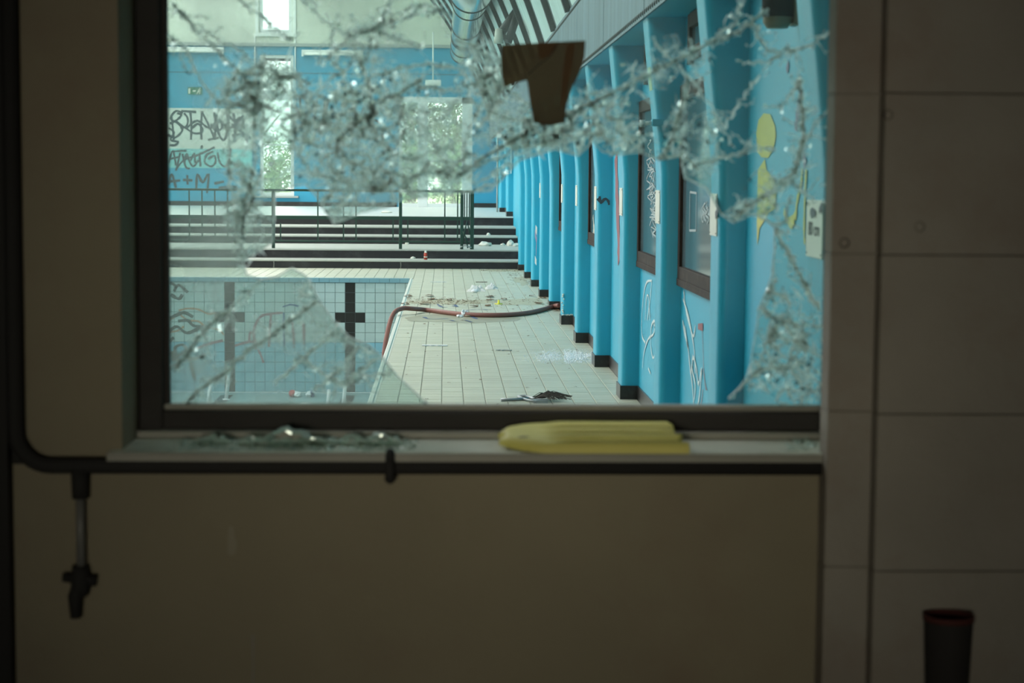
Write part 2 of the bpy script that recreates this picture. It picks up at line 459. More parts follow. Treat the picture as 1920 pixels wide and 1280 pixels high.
# ---- pool basin, its far wall of separate tiles
PD = -1.72
basin = setting('pool_basin')
b = MB()
b.box(XL + 1, XE, 6.5, YP, PD - 0.2, PD)
b.build('pool_floor', 'pool_floor', basin)
b = MB()
b.box(XL + 1, XE + 0.02, YP + 0.006, YP + 0.3, PD, -0.03)
b.build('grout_wall', 'grout_pool', basin)
b = MB()
b.box(XE, XE + 0.02, 6.5, YP, PD, -0.14)
b.box(XL + 0.8, XL + 1, 6.5, YP, PD, 0)
b.box(XL + 1, XE, 6.3, 6.5, PD, 0)
b.build('side_walls', 'pool_tile', basin)
cx = at(656.5, 600, YP).x
ztop = at(700, 530, YP).z
x_first = cx - TP / 2 + 6 * TP
def wall_tile_mesh(m):
    w = 0.1455; g = (TP - w) / 2; a = 0.003
    q = MB(); q.add([(g, 0.006, -TP + g), (TP - g, 0.006, -TP + g), (TP - g, 0.006, -g), (g, 0.006, -g),
                     (g + a, 0, -TP + g + a), (TP - g - a, 0, -TP + g + a), (TP - g - a, 0, -g - a), (g + a, 0, -g - a)],
                    [(4, 5, 6, 7), (0, 1, 5, 4), (1, 2, 6, 5), (2, 3, 7, 6), (3, 0, 4, 7)])
    o = q.build('tile', m, basin); me = o.data; bpy.data.objects.remove(o)
    return me
WT = {m: wall_tile_mesh(m) for m in ('pool_tile', 'pool_tile_blue', 'pool_tile_black')}
leftover = {m: MB() for m in WT}
for c in range(34):
    for r in range(11):
        cc = c - 6
        m = 'pool_tile_blue' if r >= 6 else 'pool_tile'
        if cc % 12 == 0 or (r == 3 and (cc % 12 in (1, 11))): m = 'pool_tile_black'
        x = x_first - c * TP; z = ztop - r * TP
        if x > XE: continue
        if c < 27: share('tile', WT[m], basin, (x, YP, z))
        else:
            base = WT[m]
            leftover[m].add([v.co + Vector((x, YP, z)) for v in base.vertices], [list(p.vertices) for p in base.polygons])
for m, q in leftover.items():
    if q.v: tag(q.build('distant_tiles', m, basin), kind='stuff')
rt = MB(); rt.add([(0.002, 0, ztop + 0.004), (0.148, 0, ztop + 0.004), (0.148, 0, 0.004), (0.002, 0, 0.004), (0.002, 0.07, 0.006), (0.148, 0.07, 0.006), (0.002, 0.07, ztop), (0.148, 0.07, ztop)],
                  [(0, 1, 2, 3), (3, 2, 5, 4), (0, 3, 4, 6), (1, 7, 5, 2), (6, 7, 1, 0)])
o = rt.build('rim_tile', 'pool_rim', basin, origin=(0, 0, 0)); rme = o.data; bpy.data.objects.remove(o)
for c in range(30):
    share('rim_tile', rme, basin, (XE - (c + 1) * TP, YP - 0.02, 0))
# lane lines on the pool floor under the dark tile columns
for i in range(4):
    x = cx - i * 12 * TP
    if i < 3:
        q = MB(); q.box(x - 0.09, x + 0.09, 14, YP - 0.4, PD, PD + 0.004)
        q.build('lane_line', 'pool_tile_black', basin)

def paint(mb, pts, w, Y, n=4, wj=0.25):
    """stroke given in photo pixels, laid on a wall that faces the camera at depth Y"""
    P = smoothpath([at(p[0], p[1], Y) for p in pts], n) if len(pts) > 2 else [at(p[0], p[1], Y) for p in pts]
    mb.ribbon(P, w, (0, -1, 0), wj)
def paint_x(mb, pts, w, X, n=4, wj=0.25):
    P = smoothpath([atx(p[0], p[1], X) for p in pts], n) if len(pts) > 2 else [atx(p[0], p[1], X) for p in pts]
    mb.ribbon(P, w, (-1, 0, 0), wj)
# graffiti on the pool's far wall
YG = YP - 0.003
g = MB()
for pts in ([(480, 655), (476, 620), (488, 594), (510, 588), (530, 586)], [(478, 630), (470, 622), (468, 640), (482, 640)], [(508, 590), (506, 620), (504, 650)],
            [(548, 600), (550, 625), (551, 646)], [(569, 606), (570, 630), (569, 638)], [(550, 649), (552, 651)], [(569, 642), (571, 644)],
            [(484, 655), (490, 668), (494, 680)], [(370, 653), (390, 645), (418, 638)], [(440, 648), (460, 642), (475, 640)]):
    paint(g, pts, 0.035, YG)
g.build('graffiti', 'faded_red', basin)
g = MB()
for pts in ([(335, 582), (352, 578), (372, 580), (390, 588), (405, 586)], [(338, 590), (352, 600), (372, 602), (385, 612), (410, 618), (420, 628)], [(318, 622), (332, 620), (345, 612)], [(318, 600), (330, 592), (345, 586)]):
    paint(g, pts, 0.028, YG)
g.build('graffiti', 'faded_orange', basin)
g = MB()
for pts in ([(318, 530), (330, 536), (326, 546), (335, 534), (352, 548)], [(320, 552), (335, 560), (342, 552)], [(318, 596), (332, 590), (346, 586), (362, 594)], [(334, 602), (352, 600), (362, 610), (382, 612)],
            [(318, 620), (332, 612), (350, 624), (372, 616), (388, 612)], [(318, 660), (330, 668), (328, 652), (342, 646), (350, 656), (340, 662)], [(322, 676), (340, 664), (356, 676), (362, 700), (366, 712)], [(345, 668), (365, 672), (385, 664)],
            [(318, 640), (326, 632)], [(330, 656), (322, 668), (336, 674)]):
    paint(g, pts, 0.045, YG - 0.001)
g.build('graffiti', 'faded_ink', basin)
g = MB()
paint(g, [(530, 575), (545, 571), (560, 574)], 0.025, YG); paint(g, [(532, 586), (532, 615), (533, 648)], 0.02, YG)
g.build('graffiti', 'blue_ink', basin)

# ---- stepped terrace at the far end
terr = setting('spectator_terrace')
#        front Y, top z
STEP = [(31.1, 0.139), (31.8, 0.294), (34.3, 0.441), (35.25, 0.585), (36.6, 0.76)]
for i, (y0, z1) in enumerate(STEP):
    y1 = STEP[i + 1][0] if i < 4 else YF
    z0 = STEP[i - 1][1] if i else -0.01
    q = MB(); q.box(XL, XR, y0 + 0.012, y1 + 0.02, z0 - 0.3 if i else -0.3, z1 - 0.03)
    q.build('step_core', 'riser_black', terr)
    q = MB(); q.box(XL, XR, y0, y0 + 0.012, z0, z1 - 0.028)
    q.build('riser', 'riser_black', terr)
    q = MB(); q.box(XL, XR, y0 - 0.012, y1 + 0.012, z1 - 0.028, z1)
    q.build('tread', 'platform' if i == 4 else 'tread', terr, bevel=0.006)
g = MB()
for (x, y0, y1) in ((513, 488, 502), (751, 490, 503)):
    g.ribbon([at(x, y0, 31.09), at(x + 0.6, (y0 + y1) / 2, 31.09), at(x, y1, 31.09)], 0.016, (0, -1, 0), 0.4)
g.build('lime_streak', 'stain_lime', terr)

# ---- end wall with door and narrow windows
wf = setting('wall_far')
def X(px, y=200): return at(px, y, YF).x
def Z(py, px=700): return at(px, py, YF).z
zb = 0.76
w1 = (X(487), X(551), Z(367, 520), Z(103, 520)); w2 = (w1[0], w1[1] - 0.04, Z(62, 520), 7.2); dr = (X(748), X(886), zb, Z(182, 815))
zs = Z(86, 560)
blocks = []
def hole_wall(mb, xa, xb, za, zc, holes, y0, y1):
    xs = sorted(set([xa, xb] + [h[0] for h in holes] + [h[1] for h in holes])); zs_ = sorted(set([za, zc] + [h[2] for h in holes] + [h[3] for h in holes]))
    for i in range(len(xs) - 1):
        for j in range(len(zs_) - 1):
            mx, mz = (xs[i] + xs[i + 1]) / 2, (zs_[j] + zs_[j + 1]) / 2
            if any(h[0] < mx < h[1] and h[2] < mz < h[3] for h in holes): continue
            mb.box(xs[i], xs[i + 1], y0, y1, zs_[j], zs_[j + 1])
    return mb
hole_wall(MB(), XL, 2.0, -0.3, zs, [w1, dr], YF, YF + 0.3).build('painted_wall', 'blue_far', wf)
hole_wall(MB(), XL, 2.0, zs, 7.6, [w2], YF - 0.02, YF + 0.3).build('upper_wall', 'cream_wall', wf)
q = MB(); q.box(XL, 1.6, YF - 0.06, YF - 0.02, zs - 0.02, zs + 0.06); q.build('rail_moulding', 'trim_grey', wf)
q = MB(); q.box(XL, 1.6, YF - 0.004, YF, Z(138.6) - 0.008, Z(138.6) + 0.008); q.build('joint_strip', 'ink_soft', wf)
for a, bb in ((XL, dr[0] - 0.05), (dr[1] + 0.05, 1.6)):
    q = MB(); q.box(a, bb, YF - 0.03, YF, zb, zb + 0.11); q.build('baseboard', 'black_tile', wf)
# painted panel
q = MB(); q.box(-7.6, X(475, 240), YF - 0.004, YF, Z(279, 400), Z(203, 400)); q.build('painted_panel', 'panel_white', wf)
q = MB(); q.box(-7.6, X(473, 240), YF - 0.004, YF, Z(315, 400), Z(279, 400)); q.build('painted_panel', 'mint', wf)
YW = YF - 0.008
g = MB()
L1 = [[(343, 212), (330, 208), (320, 222), (334, 232), (342, 244), (328, 258), (314, 252)], [(322, 218), (326, 262)], [(340, 208), (368, 210)], [(357, 210), (359, 236), (358, 262)],
      [(378, 262), (377, 236), (379, 208)], [(379, 210), (390, 232), (402, 258)], [(402, 210), (404, 236), (402, 262)], [(405, 214), (410, 250), (420, 262), (428, 240), (427, 214)],
      [(438, 212), (441, 240), (440, 266)], [(456, 216), (446, 232), (440, 238), (452, 246), (466, 260)], [(350, 240), (370, 226), (392, 240), (410, 226), (430, 240), (450, 222)],
      [(330, 228), (345, 238), (365, 250), (380, 246), (372, 232), (360, 240)], [(390, 262), (410, 258)], [(318, 232), (330, 226), (340, 216), (332, 212)], [(316, 240), (326, 248), (320, 262), (334, 266), (328, 272), (318, 272)],
      [(435, 254), (452, 252), (470, 260), (460, 252), (464, 268)], [(430, 218), (440, 226), (452, 220), (456, 228), (444, 240), (434, 232)], [(395, 232), (405, 244), (416, 240), (414, 228), (402, 230)], [(345, 212), (352, 222), (350, 236), (338, 240)]]
for s_ in L1: paint(g, s_, 0.055, YW)
L2 = [[(316, 306), (324, 282), (330, 310)], [(318, 298), (336, 294)], [(322, 284), (350, 282)], [(338, 286), (334, 304), (330, 320)], [(346, 304), (350, 288), (356, 302), (364, 288), (366, 306)], [(374, 290), (376, 312)], [(377, 273), (379, 276), (376, 277)],
      [(400, 284), (388, 290), (384, 304), (396, 312), (404, 304), (402, 292), (390, 298)], [(408, 286), (412, 304), (422, 312), (430, 300), (432, 278)], [(330, 318), (345, 300), (372, 290), (402, 276)], [(352, 296), (362, 312), (372, 300)], [(342, 288), (348, 312), (356, 316)]]
for s_ in L2: paint(g, s_, 0.05, YW)
L3 = [[(316, 346), (322, 326), (330, 352)], [(318, 340), (338, 338)], [(343, 337), (361, 338)], [(351, 328), (352, 346)], [(368, 356), (370, 326), (380, 342), (391, 326), (388, 362)], [(402, 344), (420, 340)], [(410, 352), (432, 350), (446, 351)]]
for s_ in L3: paint(g, s_, 0.06, YW)
g.build('graffiti', 'ink_soft', wf)
g = MB()
L4 = [[(562, 180), (564, 210), (572, 230), (584, 232), (590, 215), (588, 188)], [(588, 186), (590, 240), (588, 262)], [(594, 184), (592, 215)], [(610, 190), (608, 225), (618, 240), (632, 240), (640, 228)], [(616, 186), (612, 215), (622, 232), (636, 232)],
      [(636, 178), (645, 184), (642, 200), (650, 196)], [(660, 190), (666, 212), (676, 216), (682, 200)], [(600, 305), (614, 290), (630, 286)], [(661, 250), (661, 275)], [(710, 185), (716, 210), (728, 216)], [(690, 240), (700, 225), (714, 232)]]
for s_ in L4: paint(g, s_, 0.05, YW)
g.build('graffiti', 'ink', wf)

def far_window(name, rect, bars, box=True):
    x0, x1, z0, z1 = rect
    w = setting(name, ((x0 + x1) / 2, YF + 0.1, z0))
    f = MB(); t = 0.085; y0, y1 = YF + 0.02, YF + 0.12
    for a in ((x0, x0 + t, z0, z1), (x1 - t, x1, z0, z1), (x0 + t, x1 - t, z0, z0 + t), (x0 + t, x1 - t, z1 - t, z1)): f.box(a[0], a[1], y0, y1, a[2], a[3])
    f.build('window_frame', 'upvc', w)
    zz = [z0 + t]
    for (a, bb) in bars:
        q = MB(); q.box(x0 + t, x1 - t, y0 + 0.01, y1 - 0.01, a, bb); q.build('transom', 'upvc', w); zz += [a, bb]
    zz.append(z1 - t)
    for i in range(0, len(zz), 2):
        q = MB(); q.box(x0 + t, x1 - t, y0 + 0.05, y0 + 0.056, zz[i], zz[i + 1]); q.build('pane', 'clear_pane', w)
    return w
wn = far_window('window_2', w1, [(Z(187, 520), Z(169, 520)), (Z(273, 520), Z(270, 520))])
q = MB(); q.box(w1[0] - 0.17, w1[1] + 0.12, YF - 0.14, YF + 0.03, w1[2] - 0.05, w1[2] + 0.0); q.build('window_sill', 'trim_grey', wn, bevel=0.008)
q = MB(); q.box(w1[0] + 0.085, w1[1] - 0.085, YF + 0.01, YF + 0.06, w1[3] - 0.15, w1[3] - 0.085); q.build('shutter_box', 'dark_steel', wn)
wn = far_window('window_3', w2, [])
q = MB(); q.box(w2[0] - 0.06, w2[1] + 0.06, YF - 0.07, YF + 0.03, w2[2] - 0.09, w2[2]); q.build('window_sill', 'white_paint', wn, bevel=0.008)
for s_ in (-1, 1):
    q = MB(); xx = w2[0] - 0.1 if s_ < 0 else w2[1] + 0.02
    q.box(xx, xx + 0.08, YF - 0.05, YF - 0.018, w2[2] - 0.1, 7.2); q.build('surround', 'white_paint', wn)
# door
d = setting('door_1', ((dr[0] + dr[1]) / 2, YF + 0.05, zb))
y0, y1 = YF + 0.0, YF + 0.1
xm0, xm1 = X(783, 300), X(802, 300)
f = MB()
for a in ((dr[0], X(754, 300), zb, dr[3]), (X(866, 300), dr[1], zb, dr[3]), (dr[0], dr[1], Z(193, 800), dr[3])): f.box(a[0], a[1], y0, y1, a[2], a[3])
f.build('door_frame', 'upvc', d)
q = MB(); q.box(xm0, xm1, y0 - 0.02, y1, zb, Z(193, 800)); q.build('centre_stile', 'upvc', d, bevel=0.01)
for (xa, xb) in ((X(754, 300), xm0), (xm1, X(866, 300))):
    q = MB(); q.box(xa, xb, y0, y1, zb, zb + 0.09); q.build('bottom_rail', 'upvc', d)
    q = MB(); q.box(xa, xb, y0 + 0.02, y1 - 0.02, Z(304, 800), Z(302, 800) + 0.02); q.build('push_bar', 'trim_grey', d)
    q = MB(); q.box(xa, xb, y0 + 0.02, y1 - 0.02, Z(340, 800), Z(338.5, 800)); q.build('push_bar', 'upvc', d)
    q = MB(); q.box(xa, xb, y0 + 0.05, y0 + 0.056, zb + 0.09, Z(193, 800)); q.build('pane', 'clear_pane', d)

# ---- left glazed side of the hall and near end, floors of the sides
wl = setting('wall_left')
q = MB(); q.box(XL - 0.3, XL, 4.5, YF + 0.3, -0.3, 0.6); q.box(XL - 0.3, XL, 4.5, YF + 0.3, 4.0, 6.4)
q.box(XL - 0.3, XL, 4.5, 17.0, 0.6, 4.0); q.build('solid_wall', 'cream_wall', wl)
for i in range(14):
    yy = 17 + i * 2.35
    q = MB(); q.box(XL - 0.2, XL - 0.05, yy - 0.06, yy + 0.06, 0.6, 4.0); q.build('mullion', 'upvc', wl)
q = MB(); q.box(XL, XL + 1, 6.5, YP, -0.3, 0); q.build('side_deck', 'deck_tile', wl)

# ---- right wall: recessed bays between ribs
wr = setting('wall_right')
NEAR = [5.98, 8.31, 10.55, 12.79, 15.0, 17.2, 19.35, 21.6, 23.85, 26.15, 28.35, 30.75]
PLEN = 0.29
q = MB(); q.box(XR, XR + 0.3, 4.75, YF, -0.3, SOF + 0.8); q.build('bay_wall', 'blue_paint', wr)
def pier(y0, plen, zbase, rad=0.045):
    lv = [(zbase, XP), (zbase + 0.05, XP)] + [(1.25, XP), (1.55, XP - 0.004), (1.75, XP - 0.022), (2.0, XP - 0.05), (2.2, XP - 0.072), (SOF + 0.01, XP - 0.095)]
    vs = []; n = None
    for z, xf in lv:
        sec = [(XR + 0.02, y0)]
        for k_ in range(6):
            w = math.pi / 2 * k_ / 5
            sec.append((xf + rad - rad * math.sin(w), y0 + rad - rad * math.cos(w)))
        for k_ in range(6):
            w = math.pi / 2 * k_ / 5
            sec.append((xf + rad - rad * math.cos(w), y0 + plen - rad + rad * math.sin(w)))
        sec.append((XR + 0.02, y0 + plen)); n = len(sec)
        vs += [(a, c, z) for a, c in sec]
    q = MB()
    q.add(vs, [[i * n + j, i * n + j + 1, (i + 1) * n + j + 1, (i + 1) * n + j] for i in range(len(lv) - 1) for j in range(n - 1)], True)
    return q.build('wall_rib', 'blue_paint', wr)
def ztread(y):
    z = 0.0
    for y0, z1 in STEP:
        if y >= y0: z = z1
    return z
BH = 0.095
RIBS = [(y, PLEN) for y in NEAR] + [(36.8, 0.45), (41.5, 0.45)]
for i, (y0, pl) in enumerate(RIBS):
    zt = ztread(y0)
    pier(y0, pl, zt)
    q = MB(); q.box(XP - 0.008, XR + 0.002, y0 - 0.008, y0, zt, zt + BH); q.build('baseboard_tile', 'black_tile', wr, bevel=0.003)
    q = MB(); q.box(XP - 0.008, XP, y0, y0 + pl, zt, zt + BH); q.build('baseboard_tile', 'black_tile', wr)
    if i + 1 < len(RIBS):
        yn = RIBS[i + 1][0]
        q = MB(); q.box(XR - 0.010, XR, y0 + pl, yn - 0.008, zt, zt + BH); q.build('baseboard_tile', 'black_tile', wr)
# chipped plaster at the foot of the rib by the hose
q = MB()
for i in range(9): q.blob((XP + random.uniform(-0.004, 0.02), NEAR[6] + random.uniform(-0.004, 0.0), 0.1 + 0.025 * i + random.uniform(0, 0.02)), random.uniform(0.006, 0.014), sub=1, seed=i)
for i in range(7): q.blob((XP + 0.02 + i * 0.015, NEAR[6] - 0.003, 0.098 + random.uniform(0, 0.008)), random.uniform(0.005, 0.01), sub=1, seed=i)
q.build('chipped_plaster', 'rubble_white', wr)

# bulkhead of riveted metal sheets
bk = setting('trim_1')
q = MB(); q.box(XB + 0.004, XR + 0.3, 4.75, YF, SOF, SOF + 0.03); q.build('soffit', 'blue_paint', bk)
q = MB(); q.box(XB + 0.03, XR + 0.3, 4.75, YF, SOF + 0.03, TZ); q.build('bulkhead_core', 'dark_steel', bk)
ys = 5.16
fp = MB(); fp.box(XB, XB + 0.012, 0.012, 2.688, SOF, TZ)
fo = fp.build('metal_sheet', 'metal_sheet', bk, origin=(0, 0, 0)); fme = fo.data; bpy.data.objects.remove(fo)
rv = MB()
for zz in (SOF + 0.03, TZ - 0.04):
    for i in range(27): rv.lathe([(0.017, 0.0), (0.014, -0.005), (0.0005, -0.008)], (XB, 0.05 + i * 0.1, zz), 'x', 6)
ro = rv.build('rivets', 'dark_steel', bk, origin=(0, 0, 0)); rvm = ro.data; bpy.data.objects.remove(ro)
while ys < YF - 2.7:
    o = share('metal_sheet', fme, bk, (0, ys, 0))
    r_ = share('rivets', rvm, o, (0, ys, 0)); tag(r_, kind='stuff')
    ys += 2.7
q = MB(); q.box(XB, XB + 0.012, ys, YF, SOF, TZ); q.build('metal_sheet', 'metal_sheet', bk)

# ---- vaulted metal roof
rf = setting('ceiling')
arc = [(XB - 0.01, TZ - 0.02)]
ang = math.radians(71); ds = 0.25
for i in range(22):
    arc.append((arc[-1][0] - math.cos(ang) * ds, arc[-1][1] + math.sin(ang) * ds)); ang -= math.radians(1.4)
def off(i, d):
    a, c = arc[max(i - 1, 0)], arc[min(i + 1, len(arc) - 1)]
    tx, tz = c[0] - a[0], c[1] - a[1]; l = math.hypot(tx, tz)
    return (arc[i][0] - tz / l * d, arc[i][1] + tx / l * d)     # towards the hall (left / down)
RAFT = [5.76 + 2.24 * i for i in range(19)]
def strip(name, prof, m, parent, wave=False):
    pass
nA = len(arc)
# panels: corrugated, profile in Y
def panel_mesh(L):
    q = MB(); prof = []; n = 14
    for k_ in range(n + 1):
        y = L * k_ / n
        prof += [(y, 0.0)] if k_ % 2 == 0 else [(y, 0.03)]
    vs = []
    for i in range(nA):
        for (y, d_) in prof:
            x, z = off(i, -0.02 - d_); vs.append((x, y, z))
    m_ = len(prof)
    q.add(vs, [[i * m_ + j, i * m_ + j + 1, (i + 1) * m_ + j + 1, (i + 1) * m_ + j] for i in range(nA - 1) for j in range(m_ - 1)])
    o = q.build('roof_panel', 'metal_roof', rf, origin=(0, 0, 0)); me = o.data; bpy.data.objects.remove(o)
    return me
pm = panel_mesh(2.24)
q = MB(); vs = []
for i in range(nA):
    (xa, za), (xb, zb2) = off(i, -0.03), off(i, 0.028)
    vs += [(xa, -0.05, za), (xb, -0.05, zb2), (xb, 0.05, zb2), (xa, 0.05, za)]
q.add(vs, [[i * 4 + j, i * 4 + (j + 1) % 4, i * 4 + 4 + (j + 1) % 4, i * 4 + 4 + j] for i in range(nA - 1) for j in range(4)] + [[0, 1, 2, 3]])
o = q.build('roof_rib', 'dark_steel', rf, origin=(0, 0, 0)); rbm = o.data; bpy.data.objects.remove(o)
for y in RAFT:
    share('roof_rib', rbm, rf, (0, y, 0))
    if y + 2.24 <= YF + 1: share('roof_panel', pm, rf, (0, y, 0))
# upper roof: flat decks either side of the roof light
xt, zt_ = arc[-1]
q = MB(); q.box(-4.0, xt + 0.1, 4.5, YF + 0.3, zt_, zt_ + 0.15); q.box(XL - 0.3, -8.0, 4.5, YF + 0.3, 6.3, 6.45)
q.box(-4.1, -4.0, 4.5, YF + 0.3, zt_, max(zt_ + 0.15, 6.5))
q.box(-8.0, -4.0, 4.5, 9.6, 6.3, 6.45); q.build('upper_roof', 'cream_wall', rf)
for i in range(20):
    q = MB(); q.box(-8.0, -4.0, 5 + i * 2.24 - 0.05, 5 + i * 2.24 + 0.05, 6.45, 6.6); q.build('roof_light_bar', 'upvc', rf)
q = MB(); q.box(XL - 0.3, 2.0, 4.6, 4.75, 2.25, 7.0); q.box(XL - 0.3, -2.2, 4.6, 4.75, -0.3, 2.25)
q.build('near_gable', 'room_dark', rf)
# cross strut with spotlight
q = MB(); a = at(978, 8, 24.0); bb = at(935, 68, 24.0)
q.tube([a, bb], 0.055, 6); q.tube([at(972, 22, 23.9), at(952, 80, 23.9)], 0.05, 6)
q.build('cross_strut', 'dark_steel', rf)

# ---- brown framed windows in the bays of the right wall
def bay_window(n, ya, yb, z0, z1, upper=False):
    w = setting('window_%d' % n, (XR, (ya + yb) / 2, z0))
    t = 0.075; x0, x1 = XR - 0.028, XR + 0.01
    f = MB()
    for a in ((ya, ya + t, z0, z1), (yb - t, yb, z0, z1), (ya + t, yb - t, z0 + 0.02, z0 + 0.09), (ya + t, yb - t, z1 - t, z1)): f.box(x0, x1, a[0], a[1], a[2], a[3])
    f.build('window_frame', 'brown_frame', w, bevel=0.004)
    if not upper:
        q = MB(); q.box(x0 - 0.004, x1, ya, yb, z0 - 0.02, z0 + 0.022); q.build('window_sill', 'brown_frame', w, bevel=0.004)
    q = MB(); q.box(XR - 0.010, XR - 0.004, ya + t, yb - t, z0 + 0.09, z1 - t); p = q.build('pane', 'dirty_pane', w)
    return w, p
nwin = 4
WIN = {}
for i in (1, 2, 4, 6):
    ya, yb = NEAR[i] + PLEN + 0.35, NEAR[i + 1] - 0.03
    WIN[i] = bay_window(nwin, ya, yb, 0.94, 2.04); nwin += 1
    if i in (1, 2):
        bay_window(nwin, ya + 0.3, yb - 0.28, 2.14, 2.41, True); nwin += 1
# scratches and smeared paper on the dirty panes
def scribble(mb, cx_, cy_, rx, ry, n, w, X, seed):
    rnd = random.Random(seed)
    pts = []
    x, y = cx_, cy_ - ry
    for i in range(n):
        y += 2 * ry / n
        pts.append((cx_ + rx * math.sin(i * 2.1 + seed) * rnd.uniform(0.2, 1), y + rnd.uniform(-ry, ry) * 0.15))
    paint_x(mb, pts, w, X)
g = MB()
for j in range(5): scribble(g, 1222 + 2 * j - 4, 350 + 18 * j - 40, 7, 60, 14, 0.008, XR - 0.0115, j)
scribble(g, 1228, 400, 6, 40, 12, 0.012, XR - 0.0115, 9)
g.build('scratches', 'scratch', WIN[2][1])
g = MB()
for j in range(3): scribble(g, 1318 + 4 * j, 395, 4, 22, 7, 0.010, XR - 0.0115, 20 + j)
g.build('scratches', 'scratch', WIN[1][1])
g = MB()
P_ = [(1294, 360), (1306, 362), (1305, 432), (1293, 432)]
for a, bb in zip(P_, P_[1:] + P_[:1]): g.ribbon([atx(*a, XR - 0.0115), atx(*bb, XR - 0.0115)], 0.012, (-1, 0, 0))
g.build('paper_outline', 'scratch', WIN[1][1])
g = MB()
for s_ in ([(1110, 455), (1113, 430), (1112, 405)], [(1115, 450), (1114, 420)]): paint_x(g, s_, 0.05, XR - 0.0115)
g.build('torn_film', 'sign_white', WIN[4][1])

# ---- graffiti on the right wall
GX = XR - 0.003
def strokes(m, X, w, lst, wj=0.3):
    g = MB()
    for s_ in lst: paint_x(g, s_, w, X, 4, wj)
    return g.build('graffiti', m, wr)
strokes('chalk', GX, 0.017, [[(1222, 526), (1212, 530), (1206, 560), (1203, 600), (1204, 630), (1210, 642)], [(1222, 528), (1219, 560), (1214, 600)], [(1210, 600), (1212, 560), (1216, 556), (1219, 600)],
    [(1205, 690), (1208, 660), (1216, 635), (1226, 625), (1228, 602), (1222, 610), (1220, 640), (1224, 670), (1229, 660), (1231, 630), (1226, 605)], [(1216, 690), (1220, 700)], [(1231, 530), (1231, 576)]])
strokes('chalk', GX, 0.019, [[(1282, 545), (1286, 580), (1292, 605), (1300, 630), (1304, 610)], [(1280, 600), (1284, 625), (1290, 650), (1294, 690), (1298, 720), (1301, 760)], [(1281, 560), (1290, 590), (1298, 630), (1302, 660), (1304, 700)],
    [(1296, 700), (1300, 670), (1306, 690), (1310, 720), (1316, 690), (1312, 740), (1308, 762)], [(1300, 665), (1298, 690), (1304, 720), (1302, 750)], [(1284, 610), (1290, 650), (1288, 640)]])
g = MB(); paint_x(g, [(1316, 615), (1318, 650), (1319, 690), (1323, 725), (1325, 730)], 0.012, GX); paint_x(g, [(1318, 730), (1316, 748), (1313, 765)], 0.012, GX); paint_x(g, [(1309, 612), (1318, 613)], 0.035, GX)
g.build('graffiti', 'red_paint', wr)
g = MB(); paint_x(g, [(1155, 290), (1156, 340), (1158, 400), (1160, 450), (1161, 490)], 0.22, GX); paint_x(g, [(1166, 430), (1168, 470)], 0.02, GX)
g.build('graffiti', 'red_paint', wr)
def patch(m, X, outline):
    g = MB(); P = [atx(a, c, X) for a, c in outline]
    g.add(P, [list(range(len(P)))])
    g.build('graffiti', m, wr)
patch('yellow_paint', GX, [(1422, 225), (1432, 212), (1444, 214), (1453, 235), (1455, 255), (1450, 280), (1440, 296), (1428, 295), (1420, 285), (1418, 250)])
patch('yellow_paint', GX, [(1421, 318), (1434, 298), (1437, 318), (1450, 335), (1456, 350), (1454, 390), (1440, 400), (1432, 415), (1424, 428), (1420, 460), (1419, 420), (1420, 370)])
XPf = XP - 0.02
strokes('yellow_paint', GX, 0.03, [[(1504, 315), (1502, 345), (1494, 380), (1492, 412)], [(1470, 395), (1476, 412), (1488, 408), (1494, 395)], [(1512, 318), (1509, 380), (1508, 440), (1510, 455)], [(1472, 400), (1482, 420), (1490, 415)]])
strokes('purple_paint', GX, 0.05, [[(1500, 190), (1494, 220), (1492, 245)], [(1505, 290), (1508, 300), (1510, 312)], [(1476, 120), (1478, 132)]])
strokes('purple_paint', XP - 0.003, 0.10, [[(1003, 436), (1006, 455), (1005, 480)], [(1007, 440), (1005, 470)]])
strokes('scratch', XP - 0.003, 0.10, [[(1004, 428), (1007, 434)], [(1003, 486), (1006, 492)]])
g = MB()
for s_ in ([(1120, 372), (1127, 379), (1134, 373), (1140, 376), (1142, 384)], [(1124, 368), (1127, 382)]): paint(g, s_, 0.02, NEAR[4] - 0.004)
g.build('graffiti', 'ink_soft', wr)

